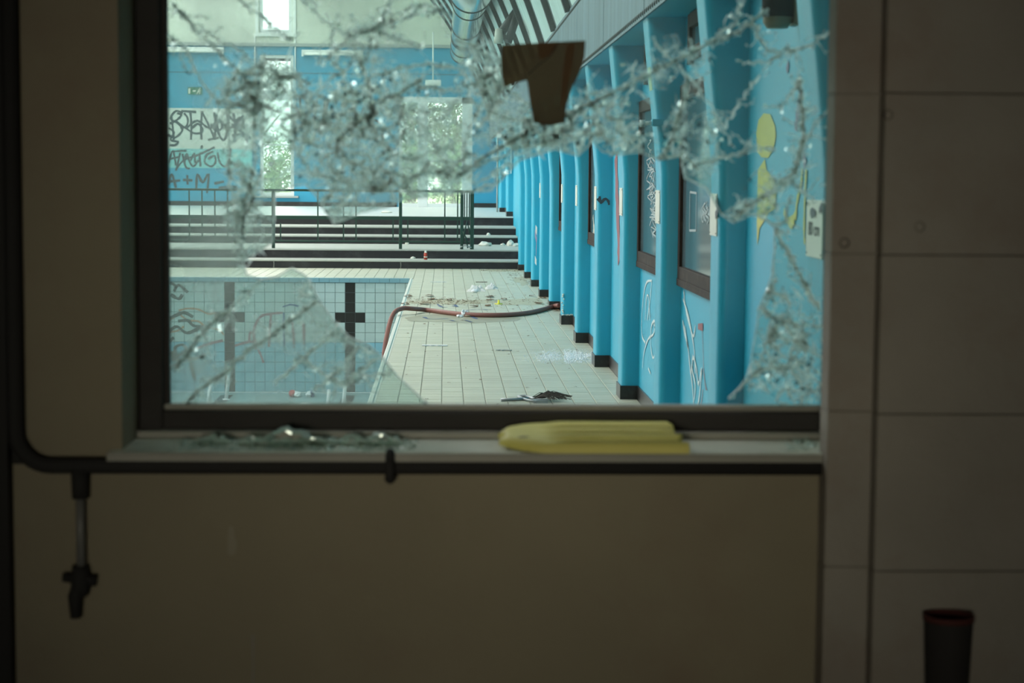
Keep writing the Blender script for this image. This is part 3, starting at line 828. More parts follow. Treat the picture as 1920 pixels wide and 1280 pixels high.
# ---- white depth signs on the ribs
def sign(y0, label, text=False, torn=0.0):
    z1 = 1.455; z0 = z1 - 0.19
    ya, yb = y0 + 0.045, y0 + PLEN - 0.035
    if text: ya, yb = y0 + 0.02, y0 + PLEN - 0.005
    t = thing('depth_sign', label, 'sign', (XP - 0.004, (ya + yb) / 2, z0), 'white signs on the blue wall ribs')
    def xs(z): return XP - 0.003
    q = MB(); q.box(XP - 0.006, XP - 0.001, ya, yb, z0, z1); q.build('panel', 'sign_white', t)
    for zz in (z0 + 0.012, z1 - 0.012):
        for yy in (ya + 0.012, yb - 0.012):
            q = MB(); q.lathe([(0.004, 0), (0.003, -0.002), (0.0003, -0.003)], (XP - 0.006, yy, zz), 'x', 6); q.build('screw', 'dark_steel', t)
    if text:
        cu = bpy.data.curves.new('depth_text', 'FONT'); cu.body = '80 cm'; cu.size = 0.066; cu.align_x = 'CENTER'; cu.extrude = 0.0005; cu.space_character = 0.92
        to = bpy.data.objects.new('depth_text', cu); COL.objects.link(to)
        bpy.context.view_layer.update()
        me = bpy.data.meshes.new_from_object(to.evaluated_get(bpy.context.evaluated_depsgraph_get()))
        bpy.data.objects.remove(to)
        me.materials.clear(); me.materials.append(MATS['ink'])
        o = bpy.data.objects.new('lettering', me); COL.objects.link(o); o.parent = t
        o.rotation_euler = (math.pi / 2, 0, -math.pi / 2)
        o.scale = (1.25, 1, 1)
        o.location = Vector((XP - 0.007, (ya + yb) / 2, z0 + 0.072)) - wloc(t)
        g = MB()
        for s_ in ([(1519, 400), (1524, 395), (1530, 402)], [(1521, 404), (1529, 398)], [(1536, 396), (1541, 388), (1543, 400)]): paint_x(g, s_, 0.02, XP - 0.0075)
        g.build('scribble', 'ink_soft', t)
    elif torn:
        g = MB(); paint_x(g, [(1342, 375), (1345, 392), (1341, 405)], 0.04, XP - 0.0075); g.build('scribble', 'ink_soft', t)
    return t
sign(NEAR[0], 'white depth sign reading 80 cm at the right window edge', True)
sign(NEAR[1], 'smudged white sign on the rib beside the large brown window with smeared pane', torn=1)
sign(NEAR[2], 'white sign on the rib right of the window with the scratched pane')
sign(NEAR[3], 'white sign on the rib just right of the red graffiti streak')
sign(NEAR[4], 'white sign beside the narrow brown window with torn film')
sign(NEAR[5], 'white sign on the sixth rib, above the hose end')
sign(NEAR[6], 'white sign on the rib where the hose meets the wall')
sign(NEAR[8], 'farthest white sign on a rib, before the stepped terrace')

# small fittings on the right wall
t = thing('wall_lamp', 'beige and black lamp high on the wall above yellow graffiti', 'lamp', atx(1470, 40, XR - 0.07))
c = atx(1470, 18, XR - 0.06)
q = MB(); q.box(XR - 0.03, XR, c.y - 0.06, c.y + 0.06, c.z - 0.06, c.z + 0.1); q.build('bracket', 'beige_plastic', t, bevel=0.008)
q = MB(); q.lathe([(0.001, -0.07), (0.04, -0.07), (0.055, -0.05), (0.055, 0.06), (0.04, 0.075), (0.001, 0.075)], (XR - 0.085, c.y, c.z), 'z', 14); q.build('lamp_body', 'beige_plastic', t)
q = MB(); q.lathe([(0.058, -0.03), (0.062, 0.0), (0.062, 0.05), (0.058, 0.07)], (XR - 0.085, c.y - 0.012, c.z), 'z', 14); q.build('lamp_shade', 'bin_black', t)
c = at(1231, 140, NEAR[2] + 0.05)
t = thing('marker_tape', 'pale green tape strip high on the blue rib', 'tape', (c.x - 0.012, NEAR[2] + 0.1, 2.02))
q = MB()
def xlean(z): return XP - 0.095 * max(0, (z - 1.5) / 0.92) ** 1.15 - 0.003
for (za, zc_) in ((2.02, 2.15),):
    P = [(xlean(za), NEAR[2] + 0.06, za), (xlean(zc_), NEAR[2] + 0.06, zc_), (xlean(zc_), NEAR[2] + 0.2, zc_), (xlean(za), NEAR[2] + 0.2, za)]
    q.prism(P, (-0.002, 0, 0))
q.build('tape_strip', 'tape_green', t)
c = atx(1228, 222, XP - 0.05)
t = thing('wall_bracket', 'small blue painted bracket on the rib near the scratched window', 'bracket', (XP - 0.03, NEAR[2] + 0.1, 1.80))
q = MB(); q.box(XP - 0.06, XP + 0.04, NEAR[2] - 0.02, NEAR[2] + 0.05, 1.815, 1.855); q.build('arm', 'blue_paint', t, bevel=0.004)
q = MB(); q.tube([(XP - 0.05, NEAR[2] + 0.03, 1.835), (XP - 0.11, NEAR[2] + 0.03, 1.83)], 0.012, 8); q.tube([(XP - 0.11, NEAR[2] + 0.03, 1.85), (XP - 0.11, NEAR[2] + 0.03, 1.81)], 0.016, 8); q.build('catch', 'upvc', t)
q = MB(); a = at(944, 388, 41.3)
q.tube([(1.16, 41.3, 0.76), (1.16, 41.3, 1.40), (1.16, 41.3, 3.0)], 0.02, 6)
tag(q.build('drain_pipe', 'trim_grey'), 'thin grey pipe running up the far corner of the blue wall', 'pipe')
q = MB(); q.tube([(1.185, 36.75, 1.60), (1.30, 36.75, 1.60), (1.30, 36.75, 2.41)], 0.012, 6)
tag(q.build('cable_conduit', 'chalk'), 'pale cable conduit bending up the wide blue rib at the terrace', 'conduit')

# ---- fittings of the end wall
def fluor(xa, xb, py, label):
    z = Z(py, 450); t = thing('fluorescent_lamp', label, 'lamp', ((xa + xb) / 2, YF - 0.08, z), 'fluorescent lamps under the wall rail')
    q = MB(); q.box(xa, xb, YF - 0.07, YF - 0.0, z + 0.05, z + 0.17); q.build('batten', 'white_paint', t, bevel=0.01)
    q = MB(); q.tube([(xa + 0.05, YF - 0.12, z + 0.06), (xb - 0.05, YF - 0.12, z + 0.06)], 0.035, 10); q.build('tube', 'tube_white', t)
    for x in (xa + 0.03, xb - 0.03):
        q = MB(); q.box(x - 0.025, x + 0.025, YF - 0.16, YF - 0.07, z, z + 0.11); q.build('lamp_holder', 'white_paint', t)
fluor(X(421) - 1.55, X(421), 102, 'long white fluorescent lamp at the left frame edge above graffiti panel')
fluor(X(566), X(680), 105, 'long white fluorescent lamp right of the narrow bright window')
t = thing('exit_lamp', 'small white box lamp hanging on a rod above the glass door', 'lamp', at(812, 161, YF - 0.6))
Yl = YF - 0.6
a, bb = at(797, 161, Yl), at(827, 150, Yl)
q = MB(); q.box(a.x, bb.x, Yl - 0.05, Yl + 0.05, a.z, bb.z); q.build('housing', 'white_paint', t, bevel=0.012)
q = MB(); q.tube([at(812, 151, Yl), at(812, 60, Yl)], 0.018, 8); q.build('rod', 'white_paint', t)
t = thing('exit_sign', 'green exit sign with running figure on the blue end wall', 'sign', at(365, 177, YF - 0.01))
a, bb = at(352, 177, YF - 0.02), at(379, 163.5, YF - 0.02)
q = MB(); q.box(a.x, bb.x, YF - 0.02, YF, a.z, bb.z); q.build('plate', 'exit_green', t)
g = MB(); YS = YF - 0.022
g.ribbon([at(355, 165.5, YS), at(355, 175.5, YS)], 0.05, (0, -1, 0))
g.ribbon([at(362, 170.5, YS), at(367, 170.5, YS)], 0.03, (0, -1, 0)); g.ribbon([at(364, 169, YS), at(361.5, 170.5, YS), at(364, 172, YS)], 0.018, (0, -1, 0))
for s_ in ([(374, 168), (372.5, 171)], [(372.5, 171), (375, 173), (374.5, 176)], [(372.5, 171), (370.5, 173), (369, 176)], [(373.5, 168.6), (376, 170.5)], [(373.5, 168.6), (371, 169.5)]): g.ribbon([at(*s_[i], YS) for i in range(len(s_))], 0.022, (0, -1, 0))
g.ribbon([at(374, 165.4, YS), at(375.6, 166.6, YS)], 0.025, (0, -1, 0))
g.build('pictogram', 'sign_white', t)
for px, lab in ((478, 'thin white cable hanging left of the narrow bright window'), (553.5, 'thin white cable hanging right of the narrow bright window')):
    q = MB(); q.tube([at(px, 62, YF - 0.03), at(px, 120, YF - 0.03), at(px - 0.3, 232, YF - 0.03)], 0.016, 6)
    tag(q.build('wall_cable', 'white_paint'), lab, 'cable', 'cables beside the narrow window')

# ---- ventilation duct under the roof
DX, DZ = 0.355, 4.10
t = thing('ventilation_duct', 'shiny round metal ventilation duct hung under the roof', 'duct', (DX, 26, DZ - 0.3))
q = MB(); q.lathe([(0.001, 14.0), (0.30, 14.0), (0.30, 26.4)], (DX, 0, DZ), 'y', 40); q.build('wide_section', 'duct_metal', t)
q = MB(); q.lathe([(0.30, 26.4), (0.245, 28.2)], (DX, 0, DZ), 'y', 40); q.build('reducer', 'duct_metal', t)
q = MB(); q.lathe([(0.245, 28.2), (0.245, 39.0), (0.22, 39.0), (0.22, 38.0)], (DX, 0, DZ), 'y', 40); q.build('narrow_section', 'duct_metal', t)
for y, r_ in ((18.0, 0.30), (22.2, 0.30), (26.3, 0.30), (28.2, 0.245), (32.2, 0.245), (34.4, 0.245), (34.9, 0.245), (37.0, 0.245), (38.9, 0.245)):
    q = MB(); q.lathe([(r_, y - 0.02), (r_ + 0.012, y - 0.012), (r_ + 0.012, y + 0.012), (r_, y + 0.02)], (DX, 0, DZ), 'y', 40); q.build('joint_ring', 'dark_steel', t)
for y in (17.0, 24.0, 31.0, 37.5):
    q = MB(); q.tube([(DX, y, DZ + 0.2), (DX, y, 5.1)], 0.01, 6); q.build('hanger', 'dark_steel', t)
t = thing('roof_spotlight', 'cream spotlight clamped to the dark roof strut', 'lamp', at(935, 75, 23.9))
c = at(935, 68, 23.9)
q = MB(); q.lathe([(0.015, 0.10), (0.045, 0.09), (0.055, 0.0), (0.065, -0.09), (0.001, -0.085)], c, 'z', 14); q.build('lamp_head', 'rubble_white', t)
q = MB(); q.tube([c + Vector((0, 0, 0.09)), at(945, 55, 23.95), at(952, 52, 24.0)], 0.014, 6); q.build('bracket', 'dark_steel', t)

# ---- green guard rail on the terrace
YR = 31.95
zR = STEP[1][1]
zt2, zm, zl = at(700, 357.5, YR).z, at(700, 408.5, YR).z, at(700, 452.5, YR).z
t = thing('guard_rail', 'dark green metal guard rail on the stepped terrace', 'railing', (at(750, 467, YR).x, YR, zR))
xs0, xs1 = -5.2, at(885, 400, YR).x
q = MB(); q.box(xs0, xs1, YR - 0.025, YR + 0.025, zt2 - 0.02, zt2 + 0.02); q.build('top_rail', 'green_paint', t, bevel=0.006)
q = MB(); q.box(xs0, xs1, YR - 0.022, YR + 0.022, zm - 0.03, zm + 0.03); q.build('middle_rail', 'green_paint', t, bevel=0.006)
q = MB(); q.box(xs0, xs1, YR - 0.018, YR + 0.018, zl - 0.014, zl + 0.014); q.build('bottom_rail', 'green_paint', t, bevel=0.004)
for px in (512.5, 751, 866, 885):
    x = at(px, 410, YR).x; w = 0.027 if px < 880 else 0.033
    q = MB(); q.box(x - w, x + w, YR - w, YR + w, zR, zt2 + 0.02); q.build('post', 'green_paint', t, bevel=0.006)
for x in (-5.1,):
    q = MB(); q.box(x - 0.027, x + 0.027, YR - 0.027, YR + 0.027, zR, zt2); q.build('post', 'green_paint', t)
for px in (355, 379, 403, 427, 596, 644, 667.5, 834, 858):
    x = at(px, 410, YR).x
    q = MB(); q.box(x - 0.011, x + 0.011, YR - 0.011, YR + 0.011, zl, zt2); q.build('baluster', 'green_paint', t)
for px in (526, 737, 764.6):
    x = at(px, 430, YR).x
    q = MB(); q.box(x - 0.011, x + 0.011, YR - 0.011, YR + 0.011, zl, zm if px > 600 else zm - 0.1); q.build('baluster', 'green_paint', t)
for px in (871, 875.5, 880):
    x = at(px, 380, YR).x
    q = MB(); q.box(x - 0.010, x + 0.010, YR - 0.01, YR + 0.01, zm, zt2); q.build('baluster', 'green_paint', t)
for pts in ([(868, 434), (874, 446), (877, 465)], [(867, 462), (872, 430), (876, 414), (879, 428), (881, 440)], [(863, 463), (872, 460), (884, 464)]):
    q = MB(); q.tube([at(*p, YR - 0.03) for p in pts], 0.012, 6); q.build('bent_strip', 'green_paint' if pts[0][0] != 863 else 'trim_grey', t)

# ---- litter on the terrace
def chunk(px, py, z, wpx, hpx, name, m, label, cat, group=None, seed=0, flat=True):
    p = atz(px, py, z); s_ = p.y / F
    q = MB(); q.blob((p.x, p.y + 0.05, z + 0.35 * hpx * s_ * 0.75), 1, (wpx * s_ / 2, wpx * s_ / 2.6, hpx * s_ * 0.75), 2, 0.55, 1.8, seed, False, flat)
    return tag(q.build(name, m), label, cat, group)
chunk(910, 461, STEP[1][1], 24, 8, 'rubble_piece', 'rubble_white', 'larger white broken piece on the terrace right of the railing end', 'rubble', seed=1)
chunk(958, 461, STEP[1][1], 14, 10, 'rubble_piece', 'rubble_white', 'upright white broken piece on the terrace beside the blue rib', 'rubble', seed=2)
chunk(967, 462, STEP[1][1], 12, 6, 'rubble_piece', 'rubble_white', 'small white broken piece touching the blue rib on the terrace', 'rubble', seed=3)
chunk(943, 460, STEP[1][1], 8, 4, 'rubble_piece', 'rubble_white', 'tiny white crumb between two white broken pieces on the terrace', 'rubble', seed=4)
chunk(763, 458, STEP[1][1], 8, 5, 'rubble_piece', 'rubble_white', 'white crumb just right of the middle railing post', 'rubble', seed=5)
chunk(520, 416, STEP[3][1], 9, 4, 'rubble_piece', 'rubble_white', 'white crumb just right of the left railing post', 'rubble', seed=6)
chunk(916, 441, STEP[2][1], 8, 4, 'rubble_piece', 'rubble_white', 'small white crumb on the dark step above the railing end', 'rubble', seed=7)
chunk(774, 485, STEP[0][1], 9, 4, 'rubble_piece', 'rubble_white', 'white crumb on the lowest step left of the red can', 'rubble', seed=8)
chunk(532, 499, 0.0, 12, 6, 'paper_scrap', 'plastic_white', 'crumpled white paper scrap at the foot of the lowest step', 'paper', seed=9)
chunk(725, 399, STEP[4][1], 22, 4, 'paper_scrap', 'rubble_white', 'flat pale scrap lying on the upper terrace by the door', 'paper', seed=10)
p = atz(798, 487, STEP[0][1]); s_ = p.y / F
t = thing('spray_can', 'red and white can standing on the lowest terrace step', 'can', (p.x, p.y + 0.05, STEP[0][1]))
r_ = 3.3 * s_; c = (p.x, p.y + 0.05, STEP[0][1])
q = MB(); q.lathe([(0.001, 0), (r_, 0), (r_, 0.105), (r_ * 0.8, 0.118)], c, 'z', 16); q.build('body', 'red_can', t)
q = MB(); q.lathe([(r_ * 1.01, 0.04), (r_ * 1.01, 0.055)], c, 'z', 16); q.build('band', 'sign_white', t)
q = MB(); q.lathe([(r_ * 0.8, 0.118), (r_ * 0.62, 0.128), (r_ * 0.6, 0.15), (0.001, 0.152)], c, 'z', 16); q.build('cap', 'rubble_white', t)
for px, lab in ((659, 'left red cup lying on the dark terrace step'), (673, 'right red cup lying on the dark terrace step')):
    p = atz(px, 420.5, STEP[3][1]); t = thing('paper_cup', lab, 'cup', (p.x, p.y + 0.06, STEP[3][1]), 'red cups on the step')
    q = MB(); q.lathe([(0.001, -0.05), (0.034, -0.05), (0.042, 0.04), (0.036, 0.04)], (p.x, p.y + 0.06, STEP[3][1] + 0.042), 'x', 14); q.build('cup', 'red_cup', t)
    q = MB(); q.lathe([(0.043, 0.03), (0.046, 0.035), (0.043, 0.042)], (p.x, p.y + 0.06, STEP[3][1] + 0.042), 'x', 14); q.build('rim', 'sign_white', t)

# ---- things on the deck
HZ = 0.026
hp = [(-0.66, 20.05, -0.95), (-0.655, 20.05, -0.5), (-0.62, 20.15, -0.2), (-0.56, 20.35, 0.02), (-0.47, 20.6, 0.07), (-0.36, 20.72, 0.062)]
for px, py in ((800, 581), (840, 586), (870, 589), (910, 590.5), (950, 590), (985, 587), (1010, 582), (1028, 577)):
    w = atz(px, py, HZ); hp.append((w.x, w.y, HZ))
w = atz(1039, 573.5, 0.04); hp.append((w.x, w.y, 0.04)); hp.append((XR - 0.02, 21.42, 0.06))
P = smoothpath(hp, 8)
t = thing('rubber_hose', 'long brownish red rubber hose across the deck into the pool', 'hose', (0.2, 20.5, 0))
q = MB(); q.tube(P, 0.0255, 12); q.build('hose', 'hose_rubber', t)
c = Vector(hp[8])
q = MB(); q.tube([c + Vector((-0.03, 0, 0)), c + Vector((0.02, 0, 0))], 0.031, 12); q.build('clamp', 'plastic_white', t)
q = MB()
for i in range(9): q.blob(c + Vector((random.uniform(-0.04, 0.05), random.uniform(-0.03, 0.0), 0.02 + random.uniform(-0.02, 0.02))), 0.015, sub=1, seed=i)
q.build('tape_wrap', 'plastic_white', t)

# crumpled plastic bag
t = thing('plastic_bag', 'crumpled white plastic bag lying on the tiled deck', 'bag', atz(905, 548, 0))
def crumple(x0, y0, w, d, h, seed, m, name):
    n, k_ = 22, 12; vs = []
    for i in range(n):
        for j in range(k_):
            u, v = i / (n - 1), j / (k_ - 1)
            e = min(u, 1 - u) * min(v, 1 - v) * 8
            z = 0.004 + h * min(1, e) * (0.45 + 0.9 * abs(noise.noise(Vector((u * 6, v * 5, seed))))) 
            vs.append((x0 + (u - 0.5) * w + 0.03 * noise.noise(Vector((u * 3, v * 3, seed + 5))), y0 + (v - 0.5) * d * (0.6 + 0.5 * abs(math.sin(u * 3 + seed))), z))
    q = MB(); q.add(vs, [[i * k_ + j, i * k_ + j + 1, (i + 1) * k_ + j + 1, (i + 1) * k_ + j] for i in range(n - 1) for j in range(k_ - 1)])
    return q.build(name, m, t)
p = atz(893, 546, 0); crumple(p.x, p.y + 0.1, 0.24, 0.5, 0.085, 1, 'bag_film', 'bag_body')
p = atz(922, 542, 0); crumple(p.x, p.y + 0.1, 0.17, 0.4, 0.08, 4, 'bag_film', 'bag_handle')
p = atz(890, 549, 0); q = MB(); q.blob((p.x, p.y + 0.02, 0.025), 0.04, (1.2, 1, 0.6), seed=3); q.build('bag_knot', 'plastic_white', t)

# mop frame with fringe
t = thing('mop_head', 'metal mop frame with black fibre fringe lying on the deck', 'mop', atz(1000, 748, 0))
def Pz(px, py, z=0.012): return atz(px, py, z)
q = MB(); q.tube([Pz(939, 749.5), Pz(973, 748), Pz(990, 747)], 0.011, 8); q.build('handle_socket', 'steel_tool', t)
q = MB(); q.tube([Pz(970, 742.5), Pz(986, 742), Pz(1000, 747), Pz(1022, 750.5), Pz(1004, 752.5), Pz(984, 748.5), Pz(972, 743)], 0.009, 8); q.build('frame', 'steel_tool', t)
q = MB(); q.box(*[sorted((Pz(1000, 752).x, Pz(1027, 752).x))[i] for i in (0, 1)], Pz(1010, 752.5).y, Pz(1010, 750).y, 0, 0.02); q.build('clamp_plate', 'steel_tool', t)
q = MB()
for i in range(70):
    u = random.random(); yv = random.uniform(0, 1)
    a = Pz(998 + 22 * random.random(), 744 + 3 * yv, 0.015)
    bb = Pz(1028 + 46 * random.random(), 739.5 + 10 * yv, 0.004 + 0.03 * random.random())
    mid = (a + bb) / 2 + Vector((random.uniform(-.02, .02), random.uniform(-.03, .03), 0.02 + 0.02 * random.random()))
    q.tube([a, mid, bb], 0.0026, 3, False, False)
tag(q.build('fringe', 'mop_fibre', t), kind='stuff')

# glass crumbs, leaves, dirt, puddle
q = MB()
for i in range(2600):
    u, v = random.gauss(0, 1), random.gauss(0, 1)
    px, py = 1072 + 24 * u, 668 + 6 * v
    if u < -0.6: px -= random.random() * 30
    if px > 1110 or abs(v) > 2.3: continue
    p = atz(px, py, 0); r_ = random.uniform(0.003, 0.008)
    a = random.uniform(0, 6.3); h = random.uniform(0.002, 0.008)
    q.add([(p.x + r_ * math.cos(a), p.y + r_ * math.sin(a), 0.001), (p.x + r_ * math.cos(a + 2.2), p.y + r_ * math.sin(a + 2.2), 0.001), (p.x + r_ * math.cos(a + 4), p.y + r_ * math.sin(a + 4), 0.001), (p.x, p.y, h)], [(0, 1, 3), (1, 2, 3), (2, 0, 3)])
mat('crumb', (0.74, 0.80, 0.82), 0.15, spec=0.8)
tag(q.build('glass_crumbs', 'crumb'), 'sparkling spill of crushed glass on the deck beside the ribs', 'glass', kind='stuff')
def flake(mb, p, w, d, a, h=0.004):
    n = 7; ca, sa = math.cos(a), math.sin(a); vs = []
    for k_ in range(n):
        t_ = 2 * math.pi * k_ / n; rr = random.uniform(0.7, 1.15)
        x, y = w / 2 * rr * math.cos(t_), d / 2 * rr * math.sin(t_)
        vs.append((p.x + ca * x - sa * y, p.y + sa * x + ca * y, 0.002 + h * random.uniform(0.1, 1)))
    vs.append((p.x, p.y, 0.002 + h * 0.8))
    mb.add(vs, [(k_, (k_ + 1) % n, n) for k_ in range(n)])
LV = [(828, 561), (842, 563), (808, 561.5), (795, 570), (890, 575), (915, 574), (945, 562), (918, 563), (918, 557), (805, 555.5), (998, 556), (1018, 559), (1010, 569), (1043, 583), (765, 556), (760, 570)]
for i, (px, py) in enumerate(LV):
    q = MB(); flake(q, atz(px, py, 0), random.uniform(0.07, 0.13), random.uniform(0.10, 0.25), random.uniform(-0.4, 0.4), 0.02)
    tag(q.build('dry_leaf', 'leaf_brown'), 'dry brown leaf scrap in the dirt band behind the hose', 'leaf', 'leaf scraps behind the hose')
q = MB()
for i in range(700):
    m_ = random.random()
    if m_ < 0.45: px, py = random.uniform(758, 900), 566 + random.gauss(0, 3.5)
    elif m_ < 0.6: px, py = random.uniform(880, 1030), 565 + random.gauss(0, 7)
    elif m_ < 0.72: px, py = random.uniform(900, 985), 506 + abs(random.gauss(0, 1.5))
    elif m_ < 0.86: px, py = random.uniform(950, 1000), 512 + abs(random.gauss(0, 10))
    elif m_ < 0.92: px, py = 764 + random.gauss(0, 4), 556 + random.gauss(0, 7)
    else: px, py = random.uniform(760, 1100), random.uniform(520, 760)
    p = atz(px, py, 0)
    if p.x > XP - 0.02 and py > 600: continue
    if p.x > XR - 0.03 or p.x < XT or p.y > 31: continue
    flake(q, p, random.uniform(0.008, 0.035), random.uniform(0.01, 0.05), random.uniform(0, 3), 0.006)
tag(q.build('floor_debris', 'dirt_brown'), 'scattered brown dirt crumbs over the tiled deck', 'dirt', kind='stuff')
q = MB(); n = 40; vs = []
for k_ in range(n):
    a = 2 * math.pi * k_ / n; rr = 1 + 0.22 * noise.noise(Vector((math.cos(a) * 1.5, math.sin(a) * 1.5, 3)))
    p = atz(868 + 112 * rr * math.cos(a), 597 + 8.5 * rr * math.sin(a), 0); vs.append((max(p.x, XT + 0.01), p.y, 0.0012))
q.add(vs, [list(range(n))])
tag(q.build('puddle', 'puddle_wet'), 'shallow brownish wet patch on the deck under the hose', 'puddle')
for i, (cx_, cy_, rx, ry) in enumerate(((850, 566, 95, 4.5), (990, 566, 50, 6), (945, 507, 35, 2.5), (985, 525, 20, 9))):
    q = MB(); n = 36; vs = []
    for k_ in range(n):
        a = 2 * math.pi * k_ / n; rr_ = 1 + 0.5 * noise.noise(Vector((math.cos(a) * 2.2, math.sin(a) * 2.2, i * 7.0)))
        p = atz(cx_ + rx * rr_ * math.cos(a), cy_ + ry * rr_ * math.sin(a), 0); vs.append((min(max(p.x, XT + 0.01), XP - 0.012), min(p.y, 31.08), 0.0009 + 0.0001 * i))
    q.add(vs, [list(range(n))]); q.build('dirt_stain', 'stain_tan', deck)
g = MB()
for s_ in ([(820, 570), (828, 575), (838, 576)], [(852, 571), (858, 575), (848, 573)], [(795, 594), (806, 598), (840, 597)], [(845, 600), (852, 602)], [(872, 600), (885, 604)], [(880, 592), (895, 598)], [(870, 582), (900, 580), (915, 581)], [(775, 582), (785, 583)]):
    g.ribbon(smoothpath([atz(*p, 0.003) for p in s_], 4), 0.03, (0, 0, 1), 0.4)
g.build('graffiti', 'blue_ink', deck)
c = atz(935, 570, 0)
q = MB(); q.lathe([(0.001, 0), (0.05, 0), (0.05, 0.008), (0.014, 0.012), (0.012, 0.05), (0.001, 0.052)], (c.x, c.y, 0), 'z', 12)
tag(q.build('bottle_cap', 'lemon'), 'small bright yellow plastic cap on the dirty deck', 'cap')
for (px_, x1, py, m, lab, nm) in ((791, 839, 648, 'plastic_white', 'pale worn strip on the deck between the hose and the mop', 'paper_strip'), (930, 960, 657, 'trim_grey', 'thin grey metal strip on the middle of the deck', 'metal_strip'), (807, 838, 528.8, 'plastic_white', 'white strip lying at the pool corner near the bag', 'paper_strip'), (892, 914, 529, 'leaf_brown', 'thin brown stick on the far deck near the ribs', 'stick')):
    a, bb = atz(px_, py, 0), atz(x1, py + 0.8, 0); w = 0.09 if px_ == 791 else 0.05
    q = MB(); vs = []
    for i in range(9):
        u = i / 8; x = a.x + (bb.x - a.x) * u; yv = a.y + random.uniform(-0.015, 0.015)
        vs += [(x, yv - w / 2, 0.001), (x, yv - w / 2, 0.007 + random.uniform(0, 0.003)), (x, yv + w / 2, 0.007), (x, yv + w / 2, 0.001)]
    q.add(vs, [[i * 4 + j, i * 4 + (j + 1) % 4, i * 4 + 4 + (j + 1) % 4, i * 4 + 4 + j] for i in range(8) for j in range(4)] + [[0, 1, 2, 3], [32, 33, 34, 35]])
    tag(q.build(nm, m), lab, 'strip' if nm != 'stick' else 'stick')
for px, py, lab in ((878, 594, 'metal screw lid lying beside the hose clamp'), (862, 594.5, 'crumpled foil bit lying in the puddle')):
    c = atz(px, py, 0)
    q = MB()
    if px == 878: q.lathe([(0.001, 0.002), (0.035, 0.002), (0.04, 0.02), (0.025, 0.024), (0.001, 0.02)], (c.x, c.y, 0), 'z', 12)
    else: q.blob((c.x, c.y, 0.012), 0.035, (1, 1, 0.5), 2, 0.6, 2.5, 4, False)
    tag(q.build('screw_lid' if px == 878 else 'foil_bit', 'beige_plastic' if px == 878 else 'plastic_white'), lab, 'lid' if px == 878 else 'foil')

# ---- things in the empty pool
for (xa, ya_, xb, yb_, lab) in ((390, 757, 394, 722, 'short white post at the left end of the empty pool'), (424, 749, 430, 687, 'tall white post in the pool in front of the left dark tile column'), (614, 762, 617, 730, 'short white post left of the right dark tile column'), (643, 764, 647, 722, 'white post in the pool right beside the right dark tile column')):
    p = atz(xa, ya_, PD); top = at(xb, yb_, p.y)
    t = thing('pool_post', lab, 'post', (p.x, p.y, PD), 'white posts in the empty pool')
    q = MB(); q.tube([Vector((p.x, p.y, PD)), (Vector((p.x, p.y, PD)) + top) / 2 + Vector((0.004, 0, 0)), top], [0.028, 0.027, 0.024], 10); q.build('pipe', 'plastic_white', t)
    q = MB(); q.lathe([(0.001, 0.012), (0.05, 0.012), (0.055, 0.0)], (p.x, p.y, PD), 'z', 12); q.build('foot', 'plastic_white', t)
p = atz(570, 742, PD)
t = thing('plastic_wrapper', 'crumpled wrapper in white, red and blue on the pool floor', 'litter', (p.x, p.y, PD))
for (px, wpx, m, sd) in ((556, 22, 'plastic_white', 1), (548, 14, 'red_cup', 2), (582, 18, 'plastic_white', 3), (586, 9, 'blue_ink', 4)):
    p = atz(px, 743, PD); s_ = p.y / F
    q = MB(); q.blob((p.x, p.y, PD + 0.04), 1, (wpx * s_ / 2, 0.12, 0.045 if m == 'plastic_white' else 0.055), 2, 0.6, 2.2, sd, False); q.build('wrapper_fold', m, t)
p = atz(572, 768, PD); s_ = p.y / F
q = MB(); q.lathe([(0.001, 0.10), (0.05, 0.098), (0.10, 0.075), (0.125, 0.03), (0.13, 0.0)], (p.x, p.y, PD), 'z', 20)
tag(q.build('white_bowl', 'plastic_white'), 'upturned white bowl on the pool floor below the wrapper', 'bowl')

# ---- outside: grass and trees behind the end wall
q = MB(); q.box(-40, 40, YF + 0.3, YF + 60, 0.2, 0.66)
tag(q.build('ground_outside', 'grass_outside'), kind='structure')
q = MB(); q.box(-60, XL - 0.3, -10, YF + 60, -0.6, -0.3)
tag(q.build('lawn_outside', 'grass_outside'), kind='structure')
def tree(x, y, h, r, m, label, seed, base=0.66, n=2600, low=0.25):
    rnd = random.Random(seed)
    t = thing('garden_tree', label, 'tree', (x, y, base), 'trees behind the end wall')
    q = MB(); q.tube([(x, y, base), (x + 0.1, y, base + h * 0.4), (x - 0.1, y, base + h * 0.8)], [0.14, 0.1, 0.04], 8)
    for i in range(6):
        a = rnd.uniform(0, 6.3); zz = base + h * rnd.uniform(0.35, 0.7)
        q.tube([(x, y, zz), (x + r * 0.7 * math.cos(a), y + r * 0.7 * math.sin(a), zz + h * 0.2)], [0.05, 0.015], 5)
    q.build('trunk', 'bark', t)
    q = MB(); cl = [(rnd.gauss(0, 0.45) * r, rnd.gauss(0, 0.45) * r, base + h * rnd.uniform(low, 1)) for _ in range(26)]
    for i in range(n * 2):
        c = rnd.choice(cl); s_ = rnd.uniform(0.03, 0.07)
        p = Vector((x + c[0] + rnd.gauss(0, 0.28), y + c[1] + rnd.gauss(0, 0.28), max(base + 0.05, c[2] + rnd.gauss(0, 0.28))))
        u = Vector((rnd.gauss(0, 1), rnd.gauss(0, 1), rnd.gauss(0, 1))).normalized(); v = u.orthogonal().normalized()
        q.add([p - u * s_, p + v * s_ * 0.45, p + u * s_, p - v * s_ * 0.45], [(0, 1, 2, 3)])
    tag(q.build('foliage', m, t), kind='stuff')
